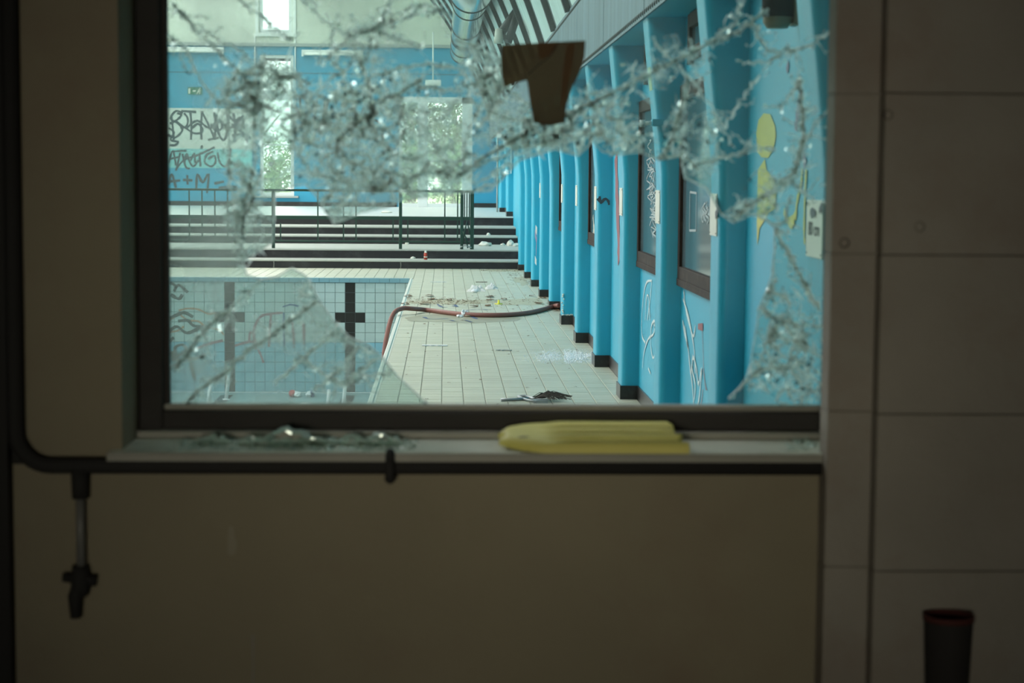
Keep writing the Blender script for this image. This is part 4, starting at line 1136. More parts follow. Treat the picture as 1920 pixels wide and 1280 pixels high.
tree(-4.7, 52.0, 1.75, 1.0, 'leaves_b', 'light green bush seen through the lower narrow window', 1, low=0.05)
tree(-5.6, 55.5, 4.6, 1.1, 'leaves_a', 'taller tree seen through the upper pane of the narrow window', 2, n=420, low=0.6)
tree(-0.95, 52.5, 4.2, 0.9, 'leaves_a', 'dark green tree seen through the left door pane', 3, low=0.2)
tree(0.25, 53.5, 4.4, 1.3, 'leaves_a', 'dense tree seen through the right door pane', 4, n=3400, low=0.3)
tree(0.2, 50.6, 1.5, 0.7, 'leaves_b', 'low pale shrub just outside the right door pane', 5, n=1300, low=0.1)
tree(-1.0, 50.8, 1.6, 0.5, 'leaves_b', 'low pale shrub just outside the left door pane', 6, n=1000, low=0.1)

# ================================================================== THE DARK ROOM
WY = 4.30
GY = 4.57                                   # plane of the broken pane
XO0 = at(226, 500, WY).x                    # left edge of the window opening
XC = at(1544, 500, WY).x                    # inner corner with the block pier
XO1 = XC + 0.16
ZS = at(960, 848, WY - 0.03).z              # sill height
ZO1 = 2.12
ww = setting('wall_window')
q = MB(); q.box(-3.2, 3.4, WY, 4.75, -0.3, ZS - 0.03)
q.box(-3.2, XO0, WY, 4.75, ZS - 0.03, ZO1); q.box(XO1, 3.4, WY, 4.75, ZS - 0.03, ZO1); q.box(-3.2, 3.4, WY, 4.75, ZO1, 2.8)
q.build('plaster_wall', 'plaster', ww)
# pale scar and hairline crack in the plaster
q = MB(); c = at(434, 1015, WY - 0.001); n = 14
q.add([(c.x + 0.012 * math.cos(k_ * 6.283 / n) * random.uniform(.6, 1.2), WY - 0.0015, c.z + 0.04 * math.sin(k_ * 6.283 / n) * random.uniform(.7, 1.1)) for k_ in range(n)], [list(range(n))]); q.build('plaster_scar', 'scar', ww)
q = MB(); q.ribbon([at(474, 1190, WY - 0.002), at(475, 1240, WY - 0.002), at(474, 1290, WY - 0.002)], 0.006, (0, -1, 0), 0.5); q.build('plaster_crack', 'mortar', ww)
# sill
q = MB(); q.box(XO0 - 0.03, XO1, WY - 0.035, GY + 0.03, ZS - 0.03, ZS)
sl = q.build('window_sill', 'sill_stone', ww, bevel=0.005)
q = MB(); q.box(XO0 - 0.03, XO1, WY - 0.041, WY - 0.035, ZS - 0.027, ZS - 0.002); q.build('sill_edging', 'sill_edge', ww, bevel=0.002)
# window frame
w1_ = setting('window_1', (0, GY, ZS))
x0 = XO0; xi = at(313, 500, GY - 0.04).x; zi = at(900, 768, GY - 0.04).z; zf = at(900, 806, GY - 0.05).z
q = MB(); q.box(x0, xi - 0.012, GY - 0.05, GY + 0.05, ZS, ZO1); q.build('stile', 'frame_wood', w1_, bevel=0.006)
q = MB(); q.box(XO1 - 0.08, XO1, GY - 0.05, GY + 0.05, ZS, ZO1); q.build('stile', 'frame_wood', w1_, bevel=0.006)
q = MB(); q.box(xi - 0.012, XO1 - 0.08, GY - 0.05, GY + 0.05, zf, zi - 0.004); q.build('bottom_rail', 'frame_wood', w1_, bevel=0.006)
q = MB(); q.box(xi - 0.012, XO1 - 0.08, GY - 0.05, GY + 0.05, ZO1 - 0.08, ZO1); q.build('top_rail', 'frame_wood', w1_, bevel=0.006)
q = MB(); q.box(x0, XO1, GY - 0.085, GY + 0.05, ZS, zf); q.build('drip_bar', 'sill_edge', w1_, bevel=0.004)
for a in ((xi - 0.012, xi, zi, ZO1 - 0.08),):
    q = MB(); q.box(a[0], a[1], GY - 0.02, GY + 0.02, a[2], a[3]); q.build('glazing_bead', 'frame_wood', w1_, bevel=0.003)
q = MB(); q.box(xi - 0.012, XO1 - 0.08, GY - 0.03, GY + 0.012, zi - 0.004, zi + 0.010); q.build('glazing_bead', 'sill_edge', w1_, bevel=0.004)

# ---- broken pane: what is left of the glass, cut along its main cracks into shards
HOLE = [(818, 775), (812, 760), (795, 752), (770, 728), (742, 702), (716, 668), (690, 646), (655, 632), (625, 600), (600, 566), (590, 545), (574, 518), (547, 503), (520, 519), (490, 524), (462, 515), (455, 492),
        (470, 478), (488, 470), (511, 455), (514, 415), (514, 362), (540, 352), (572, 345), (588, 362), (603, 385), (616, 405), (629, 419), (652, 410), (678, 398), (706, 392), (738, 384), (752, 374), (800, 370), (842, 364), (884, 360), (922, 358),
        (940, 338), (958, 318), (975, 300), (1008, 290), (1040, 280), (1062, 286), (1084, 292), (1098, 280), (1110, 266), (1130, 284), (1150, 291), (1178, 288), (1202, 285), (1222, 296), (1240, 300), (1262, 296), (1276, 292), (1280, 314), (1284, 334), (1304, 342), (1322, 350), (1338, 376), (1352, 402),
        (1375, 418), (1394, 410), (1412, 402), (1434, 412), (1452, 426), (1452, 470), (1446, 524), (1432, 556), (1421, 580), (1420, 606), (1412, 650), (1404, 700), (1386, 728), (1366, 746), (1358, 775)]
OUT = [(1640, 775), (1640, -140), (296, -140), (296, 775)]
poly = HOLE + OUT
def inside(x, y, pl):
    r = False; j = len(pl) - 1
    for i in range(len(pl)):
        xi_, yi_ = pl[i]; xj, yj = pl[j]
        if (yi_ > y) != (yj > y) and x < (xj - xi_) * (y - yi_) / (yj - yi_) + xi_: r = not r
        j = i
    return r
CUTS = [((338, 770), (1180, 268)), ((300, -20), (640, 330)), ((1060, 222), (1440, 18)), ((1226, 77), (1540, 590)), ((455, 545), (455, -140)), ((940, 338), (600, -30)), ((1350, 300), (1640, 330)), ((700, -140), (640, 560))]
bm = bmesh.new()
vs = [bm.verts.new((x, y, 0)) for x, y in poly]
bm.faces.new(vs)
bmesh.ops.triangulate(bm, faces=bm.faces[:])
for a, c_ in CUTS:
    nx, ny = -(c_[1] - a[1]), c_[0] - a[0]
    bmesh.ops.bisect_plane(bm, geom=bm.verts[:] + bm.edges[:] + bm.faces[:], plane_co=(a[0], a[1], 0), plane_no=(nx, ny, 0), dist=0.01)
groups = {}
for f in bm.faces:
    c = f.calc_center_median()
    key = tuple((-(c_[1] - a[1]) * (c.x - a[0]) + (c_[0] - a[0]) * (c.y - a[1])) > 0 for a, c_ in CUTS)
    groups.setdefault(key, []).append(f)
# connected pieces inside each group
shards = []
for key, fs in groups.items():
    left = set(fs)
    while left:
        st = [left.pop()]; comp = list(st)
        while st:
            f = st.pop()
            for e in f.edges:
                for g_ in e.link_faces:
                    if g_ in left: left.remove(g_); st.append(g_); comp.append(g_)
        shards.append([[(v.co.x, v.co.y) for v in f.verts] for f in comp])
bm.free()
for fs in shards:
    b2 = bmesh.new(); d_ = {}
    for f in fs:
        vv = []
        for p in f:
            k_ = (round(p[0], 2), round(p[1], 2))
            if k_ not in d_: d_[k_] = b2.verts.new(at(p[0], p[1], GY))
            vv.append(d_[k_])
        if len(set(vv)) > 2:
            try: b2.faces.new(vv)
            except ValueError: pass
    area = sum(f.calc_area() for f in b2.faces)
    ext = bmesh.ops.extrude_face_region(b2, geom=b2.faces[:])
    for v in [q_ for q_ in ext['geom'] if isinstance(q_, bmesh.types.BMVert)]: v.co.y += 0.005
    bmesh.ops.recalc_face_normals(b2, faces=b2.faces)
    cen = sum((v.co for v in b2.verts), Vector()) / max(1, len(b2.verts))
    if area > 0.0004:
        R = Matrix.Rotation(random.uniform(-0.004, 0.004), 3, 'X') @ Matrix.Rotation(random.uniform(-0.004, 0.004), 3, 'Z')
        for v in b2.verts: v.co = R @ (v.co - cen) * 0.9995
    else:
        for v in b2.verts: v.co -= cen
    me = bpy.data.meshes.new('glass_shard'); b2.to_mesh(me); b2.free(); me.materials.append(MATS['broken_glass'])
    o = bpy.data.objects.new('glass_shard', me); COL.objects.link(o); o.parent = w1_; o.location = cen - wloc(w1_)

# ---- cracks: jagged ridges of fractured glass along the traced lines
CR = [[(322, 10), (345, 30), (372, 60), (400, 85), (425, 115), (460, 150), (480, 170)], [(318, 70), (340, 85), (352, 100), (365, 125), (385, 160), (405, 190), (425, 185)], [(445, 0), (470, 18), (490, 28), (515, 55), (545, 75)],
      [(565, 0), (600, 30), (640, 62), (665, 75), (690, 100)], [(600, 120), (640, 85), (665, 65), (700, 55), (725, 25), (735, 0)], [(700, 90), (720, 50), (760, 20), (800, 10), (845, 30)], [(640, 60), (680, 60), (712, 45), (745, 40), (790, 25), (830, 20)],
      [(700, 55), (740, 70), (790, 85)], [(660, 80), (680, 130), (690, 150), (675, 180), (640, 200)], [(425, 185), (430, 150), (455, 140), (490, 140), (510, 130), (530, 145)], [(405, 190), (430, 195), (460, 190), (490, 200), (500, 230), (480, 260)],
      [(480, 170), (475, 230), (478, 300), (470, 340), (462, 370), (455, 420), (450, 480), (460, 495)], [(425, 200), (428, 280), (430, 350), (440, 400), (445, 460)], [(560, 160), (590, 180), (620, 150), (650, 130), (670, 100)], [(510, 150), (560, 140), (575, 180), (600, 200)],
      [(690, 165), (720, 185), (750, 175), (790, 150)], [(690, 150), (700, 190), (690, 240), (720, 260)], [(880, 120), (900, 140), (930, 150), (940, 170), (920, 210), (900, 240)],
      [(860, 330), (900, 300), (950, 270), (1000, 240), (1060, 215), (1100, 200), (1150, 175), (1190, 150), (1235, 130), (1290, 110), (1340, 75), (1385, 60), (1410, 35), (1440, 20)], [(1340, 75), (1380, 40), (1395, 0)], [(1410, 35), (1430, 80), (1440, 95), (1480, 95), (1520, 85), (1555, 60)],
      [(1225, 77), (1260, 115), (1290, 145), (1320, 180), (1345, 220), (1375, 275)], [(1360, 240), (1385, 195), (1405, 165), (1425, 140)], [(1240, 300), (1262, 260), (1275, 210), (1285, 170), (1290, 145)], [(1235, 295), (1260, 297), (1280, 286), (1300, 310), (1330, 300), (1380, 290), (1420, 275), (1450, 280)],
      [(1380, 115), (1430, 118), (1460, 105), (1490, 95)], [(1460, 210), (1480, 180), (1500, 150), (1490, 95)], [(1490, 330), (1510, 270), (1530, 230), (1548, 210)], [(1500, 150), (1505, 250), (1490, 320), (1465, 355), (1430, 370), (1395, 390), (1375, 410)], [(1480, 330), (1510, 360), (1535, 385)],
      [(1420, 405), (1455, 425), (1475, 410), (1480, 370)], [(1455, 430), (1465, 455), (1480, 475), (1500, 520), (1520, 560), (1535, 580)], [(1424, 580), (1445, 595), (1480, 605), (1520, 615), (1540, 610)], [(1452, 520), (1440, 545), (1435, 575), (1450, 600)], [(1485, 650), (1480, 690), (1505, 715), (1525, 735), (1540, 720)],
      [(1410, 700), (1450, 690), (1480, 690)], [(1370, 745), (1400, 720), (1420, 690), (1440, 640), (1445, 600)], [(1500, 630), (1520, 660), (1540, 670)], [(1500, 600), (1510, 640), (1490, 655)], [(885, 345), (920, 330), (950, 308)], [(890, 355), (930, 345)], [(880, 320), (920, 300), (950, 290)], [(960, 280), (1010, 270), (1070, 265), (1110, 240)],
      [(1100, 180), (1120, 210), (1130, 250), (1110, 262)], [(1150, 288), (1170, 260), (1160, 210), (1190, 150)], [(340, 768), (370, 735), (420, 700), (470, 655), (520, 620), (560, 590), (600, 562)], [(330, 690), (355, 660), (380, 620), (430, 580), (470, 545)],
      [(560, 665), (590, 690), (640, 720), (680, 690), (710, 670)], [(520, 715), (570, 670), (620, 630), (640, 622)], [(590, 550), (560, 560), (590, 600), (640, 635), (690, 655)], [(640, 720), (700, 705), (740, 698)], [(590, 730), (640, 690), (675, 648)], [(690, 150), (740, 130), (800, 120), (860, 130)], [(740, 175), (760, 230), (740, 290), (700, 330)],
      [(620, 200), (600, 260), (620, 310), (660, 350), (640, 400)], [(550, 200), (580, 240), (560, 290), (590, 330)], [(860, 330), (800, 320), (760, 340), (700, 350)], [(860, 330), (820, 290), (800, 240), (760, 210)], [(870, 330), (870, 280), (880, 240), (900, 200)]]
cracks = MB(); TRACKS = []
rc = random.Random(21)
for i in range(36):                       # meandering strands in the crushed middle
    x, y = rc.gauss(690, 85), rc.gauss(265, 62)
    a = rc.uniform(0, 6.28); q_ = [(x, y)]
    for k2 in range(rc.randint(4, 9)):
        a += rc.gauss(0, 0.55); x += math.cos(a) * 17; y += math.sin(a) * 15; q_.append((x, y))
    CR.append(q_)
for (zx, zy, rx_, ry_, n_) in ((480, 175, 50, 34, 9), (920, 150, 36, 50, 12), (1010, 250, 60, 30, 12), (1120, 235, 60, 34, 12), (1470, 640, 45, 80, 12), (460, 360, 16, 80, 7)):
    for i in range(n_):
        x, y = rc.gauss(zx, rx_ * 0.6), rc.gauss(zy, ry_ * 0.6); a = rc.uniform(0, 6.28); q_ = [(x, y)]
        for k2 in range(rc.randint(3, 6)):
            a += rc.gauss(0, 0.6); x += math.cos(a) * 14; y += math.sin(a) * 13; q_.append((x, y))
        CR.append(q_)
def jag(pts, amp, step=7.0):
    out = []
    for (x0_, y0_), (x1_, y1_) in zip(pts, pts[1:]):
        l = math.hypot(x1_ - x0_, y1_ - y0_); n = max(1, int(l / step))
        for i in range(n):
            u = i / n; out.append((x0_ + (x1_ - x0_) * u + random.gauss(0, amp), y0_ + (y1_ - y0_) * u + random.gauss(0, amp)))
    out.append(pts[-1]); return out
def clear(x, y):                          # spots where the photo's glass is free of cracks
    return (342 < x < 388 and 152 < y < 186) or (1508 < x < 1552 and 384 < y < 474) or (316 < x < 395 and 196 < y < 350)
def crack(pts, r0, r1, amp=1.6):
    J = [p for p in jag(pts, amp) if inside(p[0], p[1], poly) and p[1] > -60 and not clear(p[0], p[1])]
    TRACKS.extend(J)
    P = [at(x, y, GY - 0.0005) for x, y in J]
    if len(P) < 2: return
    cracks.tube(P, [random.uniform(r0, r1) * random.choice((0.5, 1, 1, 1.3)) for _ in P], 3, True, False)
def branches(pts, depth, amp):
    for (x, y) in jag(pts, 0, 14):
        if random.random() < 0.38:
            a = random.uniform(0, 6.28); l = random.uniform(10, 44); q_ = [(x, y)]
            for i in range(3):
                a += random.gauss(0, 0.5); x2, y2 = q_[-1]
                q_.append((x2 + math.cos(a) * l / 3, y2 + math.sin(a) * l / 3))
            crack(q_, 0.0008, 0.0024, 1)
            if depth and random.random() < 0.5: branches(q_, depth - 1, amp)
for c_ in CR:
    crack(c_, 0.0022, 0.0052, 2.2)
    if random.random() < 0.6: crack([(x + random.gauss(0, 3), y + random.gauss(0, 3)) for x, y in c_], 0.0012, 0.0030, 2.5)
    branches(c_, 1, 1)
for c_ in ([(340, 768), (370, 735), (420, 700), (470, 655), (520, 620), (560, 590), (600, 562)], [(330, 690), (355, 660), (380, 620), (430, 580)], [(1240, 300), (1262, 260), (1275, 210), (1285, 170), (1290, 145)], [(700, 195), (740, 178), (790, 150)],
           [(860, 330), (900, 300), (950, 270), (1000, 240), (1060, 215), (1150, 175), (1235, 130), (1340, 75), (1385, 60), (1440, 20)], [(1500, 150), (1505, 250), (1490, 320), (1430, 370), (1375, 410)], [(1452, 426), (1465, 455), (1500, 520), (1535, 580)]):
    for r2 in range(2): crack([(x + random.gauss(0, 1.5), y + random.gauss(0, 1.5)) for x, y in c_], 0.0025, 0.0058, 1.4)
for c_ in CR[:62]:
    branches(c_[::2] if len(c_) > 3 else c_, 0, 1)
# rim of the hole
crack([p for p in HOLE if p[1] < 770], 0.0006, 0.0018, 0.3)
for a, bb in zip(HOLE, HOLE[1:]):
    if a[1] > 765 or bb[1] > 765: continue
    cracks.tube([at(a[0], a[1], GY + 0.002), at(bb[0], bb[1], GY + 0.002)], random.uniform(0.0012, 0.003), 3, True, False)
tag(cracks.build('fracture_lines', 'crack_glass', w1_), kind='stuff')
# crushed zones: countless tilted splinters still hanging in the film
ZONES = [(400, 190, 28, 26, 60), (468, 160, 48, 34, 200), (520, 160, 40, 34, 170), (600, 255, 70, 55, 420), (660, 330, 80, 46, 420), (700, 225, 75, 60, 420), (770, 320, 70, 40, 330), (830, 330, 50, 26, 160), (650, 180, 50, 40, 200), (690, 110, 30, 40, 90),
         (895, 105, 34, 34, 150), (918, 165, 34, 40, 190), (955, 235, 40, 34, 200), (1000, 262, 46, 20, 150), (1065, 250, 46, 28, 230), (1130, 235, 38, 36, 200), (1180, 255, 28, 28, 130), (482, 235, 26, 46, 160), (456, 340, 18, 60, 140), (450, 420, 16, 44, 110), (480, 470, 14, 7, 40),
         (690, 55, 46, 20, 70), (1305, 315, 22, 14, 60), (1275, 240, 14, 46, 120), (1330, 250, 26, 30, 50), (1480, 640, 44, 70, 260), (1440, 700, 30, 34, 120), (1500, 250, 24, 80, 110), (1395, 392, 24, 12, 70), (1440, 340, 34, 24, 60), (1500, 700, 30, 40, 120),
         (578, 540, 14, 14, 50), (640, 628, 28, 12, 50), (800, 758, 10, 5, 30), (630, 400, 16, 14, 60), (1150, 180, 50, 20, 70), (1220, 140, 40, 16, 60), (1300, 105, 40, 14, 60), (640, 690, 60, 30, 40), (380, 660, 16, 14, 18), (800, 270, 60, 40, 160), (740, 150, 50, 20, 60)]
sp = MB(); fr = MB(); ps = MB()
for (cx_, cy_, rx, ry, n) in ZONES:
    for i in range(int(n * 0.22)):
        x, y = random.gauss(cx_, rx * 0.6), random.gauss(cy_, ry * 0.6)
        if not inside(x, y, poly) or y < -40 or clear(x, y): continue
        c = at(x, y, GY - 0.002 + random.uniform(-0.003, 0.003)); l = random.uniform(0.005, 0.030); w = min(l * random.uniform(0.10, 0.35), 0.006)
        a = 2.4 * noise.noise(Vector((x * 0.012, y * 0.012, 4.0))) * math.pi + random.gauss(0, 0.45)
        u = Vector((math.cos(a), random.gauss(0, 0.2), math.sin(a))).normalized(); v = Vector((-math.sin(a), random.gauss(0, 0.5), math.cos(a))).normalized()
        pts = [c - u * l, c - u * l * 0.2 + v * w * random.uniform(0.4, 1.2), c + u * l, c + u * l * 0.1 - v * w * random.uniform(0.4, 1.2)]
        sp.add(pts, [(0, 1, 2), (0, 2, 3)])
    for i in range(int(n * 0.16)):
        x, y = random.gauss(cx_, rx * 0.6), random.gauss(cy_, ry * 0.6)
        if not inside(x, y, poly) or y < -40 or clear(x, y): continue
        c = at(x, y, GY - 0.006); r2 = random.uniform(0.0025, 0.009)
        nn = Vector((random.gauss(0, 1), -1.0, random.gauss(0, 1))).normalized(); u = nn.orthogonal().normalized(); v = nn.cross(u)
        t0 = random.uniform(0, 6.28)
        ps.add([c + (u * math.cos(t0 + w) + v * math.sin(t0 + w)) * r2 * random.uniform(0.6, 1.3) for w in (0, 1.5, 3.0, 4.6)], [(0, 1, 2, 3)])
    for i in range(int(n * 0.07) + 2):
        x, y = random.gauss(cx_, rx * 0.55), random.gauss(cy_, ry * 0.55)
        m2 = random.randint(4, 6); rad = random.uniform(8, 26); P = []
        for k2 in range(m2):
            t2 = 6.283 * k2 / m2 + random.uniform(-0.3, 0.3); rr = rad * random.uniform(0.5, 1.2)
            P.append((x + rr * math.cos(t2), y + rr * 0.8 * math.sin(t2)))
        if any((not inside(p[0], p[1], poly)) or p[1] < -60 or clear(*p) for p in P): continue
        dy = GY + 0.0056 + random.uniform(0, 0.0012)
        fr.add([at(p[0], p[1], dy) for p in P], [list(range(m2))])
for (x, y) in TRACKS:
    for i in range(2):
        if random.random() < 0.5: continue
        xx, yy = x + random.gauss(0, 3.0), y + random.gauss(0, 3.0)
        if not inside(xx, yy, poly) or clear(xx, yy): continue
        c = at(xx, yy, GY - 0.003); r2 = random.uniform(0.002, 0.0065)
        nn = Vector((random.gauss(0, 0.9), -1.0, random.gauss(0, 0.9))).normalized(); u = nn.orthogonal().normalized(); v = nn.cross(u); t0 = random.uniform(0, 6.28)
        (ps if random.random() < 0.45 else sp).add([c + (u * math.cos(t0 + w) + v * math.sin(t0 + w)) * r2 * random.uniform(0.6, 1.3) for w in (0, 1.5, 3.0, 4.6)], [(0, 1, 2, 3)])
tag(sp.build('splinters', 'crack_glass', w1_), kind='stuff')
tag(ps.build('glass_facets', 'prism_glass', w1_), kind='stuff')
tag(fr.build('frosted_flakes', 'frosted_glass', w1_), kind='stuff')

# ---- torn brown card stuck on the pane
t = thing('brown_card', 'torn brown card stuck to the cracked glass at the top', 'card', at(1030, 232, GY - 0.02))
BC = [(940, 84), (1098, 76), (1096, 108), (1086, 138), (1073, 164), (1062, 198), (1059, 230), (1030, 236), (1001, 230), (994, 192), (988, 150), (966, 156), (946, 164), (941, 145), (939, 115)]
q = MB(); q.prism([at(x, y, GY - 0.012) for x, y in BC], (0, 0.004, 0)); q.build('sheet', 'brown_card', t)
q = MB(); q.prism([at(x, y, GY - 0.016) for x, y in ((1008, 80), (1046, 78), (1040, 96), (1018, 112), (1010, 106))], (0, 0.003, 0)); q.build('fold', 'brown_card_light', t)
q = MB(); q.prism([at(x, y, GY - 0.016) for x, y in ((1062, 84), (1078, 82), (1072, 130), (1058, 190), (1052, 210), (1054, 150))], (0, 0.003, 0)); q.build('fold', 'brown_card_light', t)
q = MB(); q.tube([at(x, y, GY - 0.0165) for x, y in ((1046, 80), (1032, 104), (1010, 122), (990, 140))], 0.0012, 5); q.build('crease', 'bin_black', t)

# ---- kickboard on the sill
xa, xb = at(937, 840, WY).x, at(1282, 840, WY).x
L = xb - xa; D = 0.248; TH = 0.025; yf = WY - 0.048
t = thing('kickboard', 'yellow foam kickboard with ridged top lying on the sill', 'kickboard', ((xa + xb) / 2, yf + D / 2, ZS))
n, k_ = 60, 33; top = []; bot = []
for i in range(n + 1):
    u = i / n
    hw = 0.5 * (1 - max(0, 1 - u / 0.30) ** 2.2 * 0.72)         # rounded nose at the left
    for j in range(k_ + 1):
        v = j / k_; s_ = (v - 0.5) * 2
        wav = 0.035 * math.cos(s_ * 3.14 * 3) * max(0, (u - 0.8) / 0.2)
        x = xa + L * (u + (0.045 * (1 - abs(s_)) if u < 0.02 else 0)) - wav * L * 0.5 - 0.05 * L * u * v
        y = yf + D * (0.5 + s_ * hw)
        e = 1 - max(0, abs(s_) - 0.86) / 0.14 * 0.35
        if u < 0.06: e *= 0.65 + 0.35 * u / 0.06
        rid = 0.0085 * math.cos(s_ * math.pi * 4) * min(1, max(0, (u - 0.22) / 0.14)) * (1 if abs(s_) < 0.97 else 0)
        lift = 0.075 * (y - yf); top.append((x, y, ZS + TH * e + rid + lift)); bot.append((x, y, ZS + 0.0008 + lift))
m_ = k_ + 1
q = MB(); q.add(top, [[i * m_ + j, i * m_ + j + 1, (i + 1) * m_ + j + 1, (i + 1) * m_ + j] for i in range(n) for j in range(k_)], True)
q.add(bot, [[i * m_ + j, i * m_ + j + 1, (i + 1) * m_ + j + 1, (i + 1) * m_ + j] for i in range(n) for j in range(k_)])
ring = [i * m_ for i in range(n + 1)] + [n * m_ + j for j in range(1, m_)] + [i * m_ + k_ for i in range(n - 1, -1, -1)] + [j for j in range(k_ - 1, 0, -1)]
sv = [top[i] for i in ring] + [bot[i] for i in ring]; R_ = len(ring)
q.add(sv, [[i, (i + 1) % R_, R_ + (i + 1) % R_, R_ + i] for i in range(R_)])
q.build('foam_board', 'foam_yellow', t)
q = MB(); c = at(975, 829, yf + 0.07); q.blob((xa + 0.055, yf + 0.07, ZS + TH + 0.004), 0.012, (1.5, 1.2, 0.12), 2, 0.5, 3, 2); q.build('dark_scuff', 'foam_mark', t)

# ---- broken glass on the sill
q = MB()
for i in range(380):
    u = random.random()
    px = random.choice((random.gauss(395, 40), random.gauss(560, 45), random.gauss(690, 50), random.uniform(330, 790), random.gauss(1505, 18)))
    if px < 300 or px > 1536: continue
    c = atz(px, random.uniform(822, 845), ZS)
    if c.y > GY - 0.06: continue
    r_ = random.uniform(0.004, 0.013); a = random.uniform(0, 6.3)
    q.add([(c.x + r_ * math.cos(a + w), c.y + r_ * math.sin(a + w), ZS + 0.0006) for w in (0, 2.1, 4.1)] + [(c.x, c.y, ZS + r_ * random.uniform(0.3, 0.9))], [(0, 1, 3), (1, 2, 3), (2, 0, 3)])
tag(q.build('sill_glass_crumbs', 'glass_chip'), 'loose crumbs of broken glass scattered along the window sill', 'glass', kind='stuff')
SH = [(400, 0.06, 0.02, 'small pale glass shard at the left end of the sill'), (475, 0.05, 0.018, 'glass shard left of the largest curved shard on the sill'), (545, 0.11, 0.036, 'largest humped glass shard on the sill'), (590, 0.08, 0.018, 'flat glass shard leaning on the largest sill shard'), (660, 0.05, 0.02, 'glass shard on the sill just left of the pipe clamp'), (715, 0.07, 0.022, 'glass shard on the sill right above the pipe clamp')]
for i, (px, w, h, lab) in enumerate(SH):
    c = atz(px, 832, ZS); n = 12; vs = []
    for k2 in range(n):
        u = k2 / (n - 1); z = ZS + 0.002 + h * math.sin(math.pi * u) * (0.8 + 0.4 * random.random())
        for j in range(4): vs.append((c.x + (u - 0.5) * w * 1.6 + random.uniform(-.003, .003), c.y + (j / 3 - 0.5) * w * (0.5 + 0.7 * math.sin(math.pi * u)), max(ZS + 0.001, z - 0.010 * j * random.random())))
    q = MB(); q.add(vs, [[k2 * 4 + j, k2 * 4 + j + 1, k2 * 4 + 5 + j, k2 * 4 + 4 + j] for k2 in range(n - 1) for j in range(3)])
    o = q.build('glass_fragment', 'glass_chip'); tag(o, lab, 'glass shard', 'glass shards on the sill')
    sm = o.modifiers.new('thick', 'SOLIDIFY'); sm.thickness = 0.003

# ---- black pipework under the sill
PR = 0.0195; PY = WY - 0.026
pz = at(700, 873.5, PY).z; pxl = at(30, 873, PY).x
t = thing('heating_pipe', 'black pipe along the wall under the sill with valve branch', 'pipe', (at(150, 873, PY).x, PY, 0))
q = MB(); ptop = 2.7
P = [(pxl, PY, ptop), (pxl, PY, pz + 0.08)] + [(pxl + 0.08 * (1 - math.cos(a)), PY, pz + 0.08 - 0.08 * math.sin(a)) for a in [math.pi / 2 * i / 8 for i in range(1, 9)]] + [(XC - 0.001, PY, pz)]
q.tube(P, PR, 14); q.build('pipe_run', 'black_iron', t)
bx = at(150, 900, PY).x
q = MB(); q.tube([(bx, PY, pz - 0.01), (bx, PY, at(150, 934, PY).z)], [0.021, 0.019], 14); q.build('tee_fitting', 'black_iron', t)
q = MB(); q.tube([(bx, PY, at(150, 930, PY).z), (bx, PY, at(150, 1066, PY).z)], 0.0105, 12); q.build('branch_pipe', 'grey_pipe', t)
zv = at(148, 1085, PY).z
v_ = MB(); v_.lathe([(0.001, 0.032), (0.018, 0.032), (0.022, 0.01), (0.022, -0.02), (0.016, -0.04), (0.001, -0.04)], (bx - 0.002, PY, zv), 'z', 14); vo = v_.build('valve_body', 'black_iron', t)
q = MB(); q.tube([(bx - 0.042, PY, zv + 0.004), (bx + 0.034, PY, zv - 0.004)], [0.011, 0.014], 10); q.build('valve_handle', 'black_iron', vo)
q = MB(); q.tube([(bx - 0.004, PY, zv - 0.02), (bx - 0.015, PY, at(138, 1120, PY).z), (bx - 0.014, PY, at(138, 1158, PY).z)], [0.02, 0.017, 0.012], 12); q.build('spout', 'black_iron', vo)
c = at(731, 876, PY - 0.03)
t = thing('pipe_clamp', 'black oval clamp hanging over the pipe left of the kickboard', 'clamp', (c.x, PY - 0.02, at(731, 906, PY - 0.03).z))
P = [(c.x, PY - 0.006 - 0.030 * math.cos(a), c.z - 0.001 + 0.031 * math.sin(a)) for a in [2 * math.pi * i / 24 for i in range(25)]]
q = MB(); q.tube(P, 0.011, 8, False); q.build('ring', 'black_iron', t)
q = MB(); q.tube([(c.x, PY - 0.034, c.z + 0.026), (c.x, PY - 0.04, c.z - 0.03)], [0.009, 0.012], 8); q.build('bolt', 'black_iron', t)

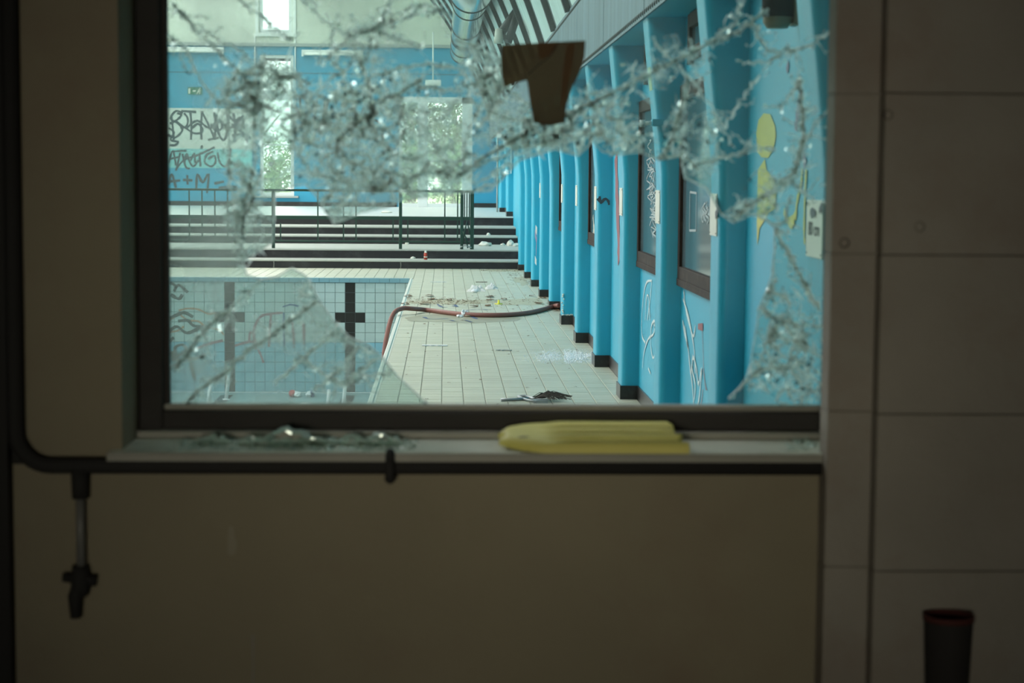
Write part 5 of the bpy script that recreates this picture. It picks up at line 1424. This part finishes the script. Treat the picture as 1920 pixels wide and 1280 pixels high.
# ---- rest of the room
rl = setting('wall_room_left')
q = MB(); q.box(-1.6, at(11, 640, WY - 0.05).x, WY - 0.05, WY, 0, 2.7); q.box(-1.6, at(36, 640, WY - 0.05).x, WY - 0.008, WY, pz, 2.7); q.build('dark_pilaster', 'black_iron', rl)
q = MB(); q.box(-3.2, -3.0, -3.1, WY, 0, 2.7); q.build('side_wall', 'room_dark', rl)
rr = setting('wall_room_right')
YA, YB = 4.215, 4.165                         # stepped front faces of the block pier
XS = at(1652, 500, YB).x
q = MB(); q.box(XC + 0.008, 3.2, YA + 0.006, WY, 0, 2.7); q.build('mortar_bed', 'mortar', rr)
q = MB(); q.box(3.2, 3.4, -3.1, WY, 0, 2.7); q.build('side_wall', 'room_dark', rr)
zj = at(1750, 175, YB).z; HB = zj - at(1750, 478, YB).z
zc0 = zj + 3 * HB
while zc0 > -0.05:
    za, zc_ = max(0, zc0 - HB + 0.001), min(2.7, zc0 - 0.001)
    if zc_ - za > 0.02:
        q = MB(); q.box(XC, XS, YA + random.uniform(-0.001, 0.001), WY, za, zc_); q.build('block', 'block', rr, bevel=0.002)
        x = XS
        for wd in (0.42, 0.42, 0.42, 0.42, 0.42):
            q = MB(); q.box(x + 0.001, x + wd - 0.003, YB + random.uniform(-0.002, 0.002), WY, za, zc_); q.build('block', 'block', rr, bevel=0.002); x += wd
    zc0 -= HB
# old drill holes
for px, py in ((1724, 425), (1664, 215), (1583, 455)):
    c = at(px, py, YB if px > 1655 else YA)
    ax = 'y'
    q = MB(); q.lathe([(0.012, -0.003), (0.009, 0.0), (0.001, 0.002)], c, ax, 10); q.build('drill_hole', 'bin_black', rr)
fl = setting('floor'); q = MB(); q.box(-3.2, 3.4, -3.1, WY, -0.2, 0); q.build('room_floor', 'room_dark', fl)
ce = setting('ceiling_room'); q = MB(); q.box(-3.2, 3.4, -3.1, 4.75, 2.7, 2.85); q.build('room_ceiling', 'room_dark', ce)
bw = setting('wall_room_back')
hole_wall(MB(), -3.2, 3.4, 0, 2.7, [(-1.17, -0.23, 0.93, 1.57)], -3.2, -3.0).build('back_wall', 'room_dark', bw)  # opening added to hold the fill light
# bin against the block pier
YBIN = 4.10
p = at(1779, 1152, YBIN)
t = thing('waste_bin', 'tall black tapered bin with dark red rim at the right', 'bin', (p.x, YBIN, 0))
hw = 48 * YBIN / F
q = MB(); q.lathe([(0.001, 0), (hw * 0.6, 0), (hw * 0.97, p.z - 0.012)], (p.x, YBIN, 0), 'z', 24); q.build('body', 'bin_black', t)
q = MB(); q.lathe([(hw * 0.93, p.z - 0.05), (hw * 0.96, p.z - 0.012), (hw * 1.02, p.z - 0.012), (hw * 1.02, p.z), (hw * 0.94, p.z), (hw * 0.90, p.z - 0.05)], (p.x, YBIN, 0), 'z', 24); q.build('rim', 'bin_red', t)
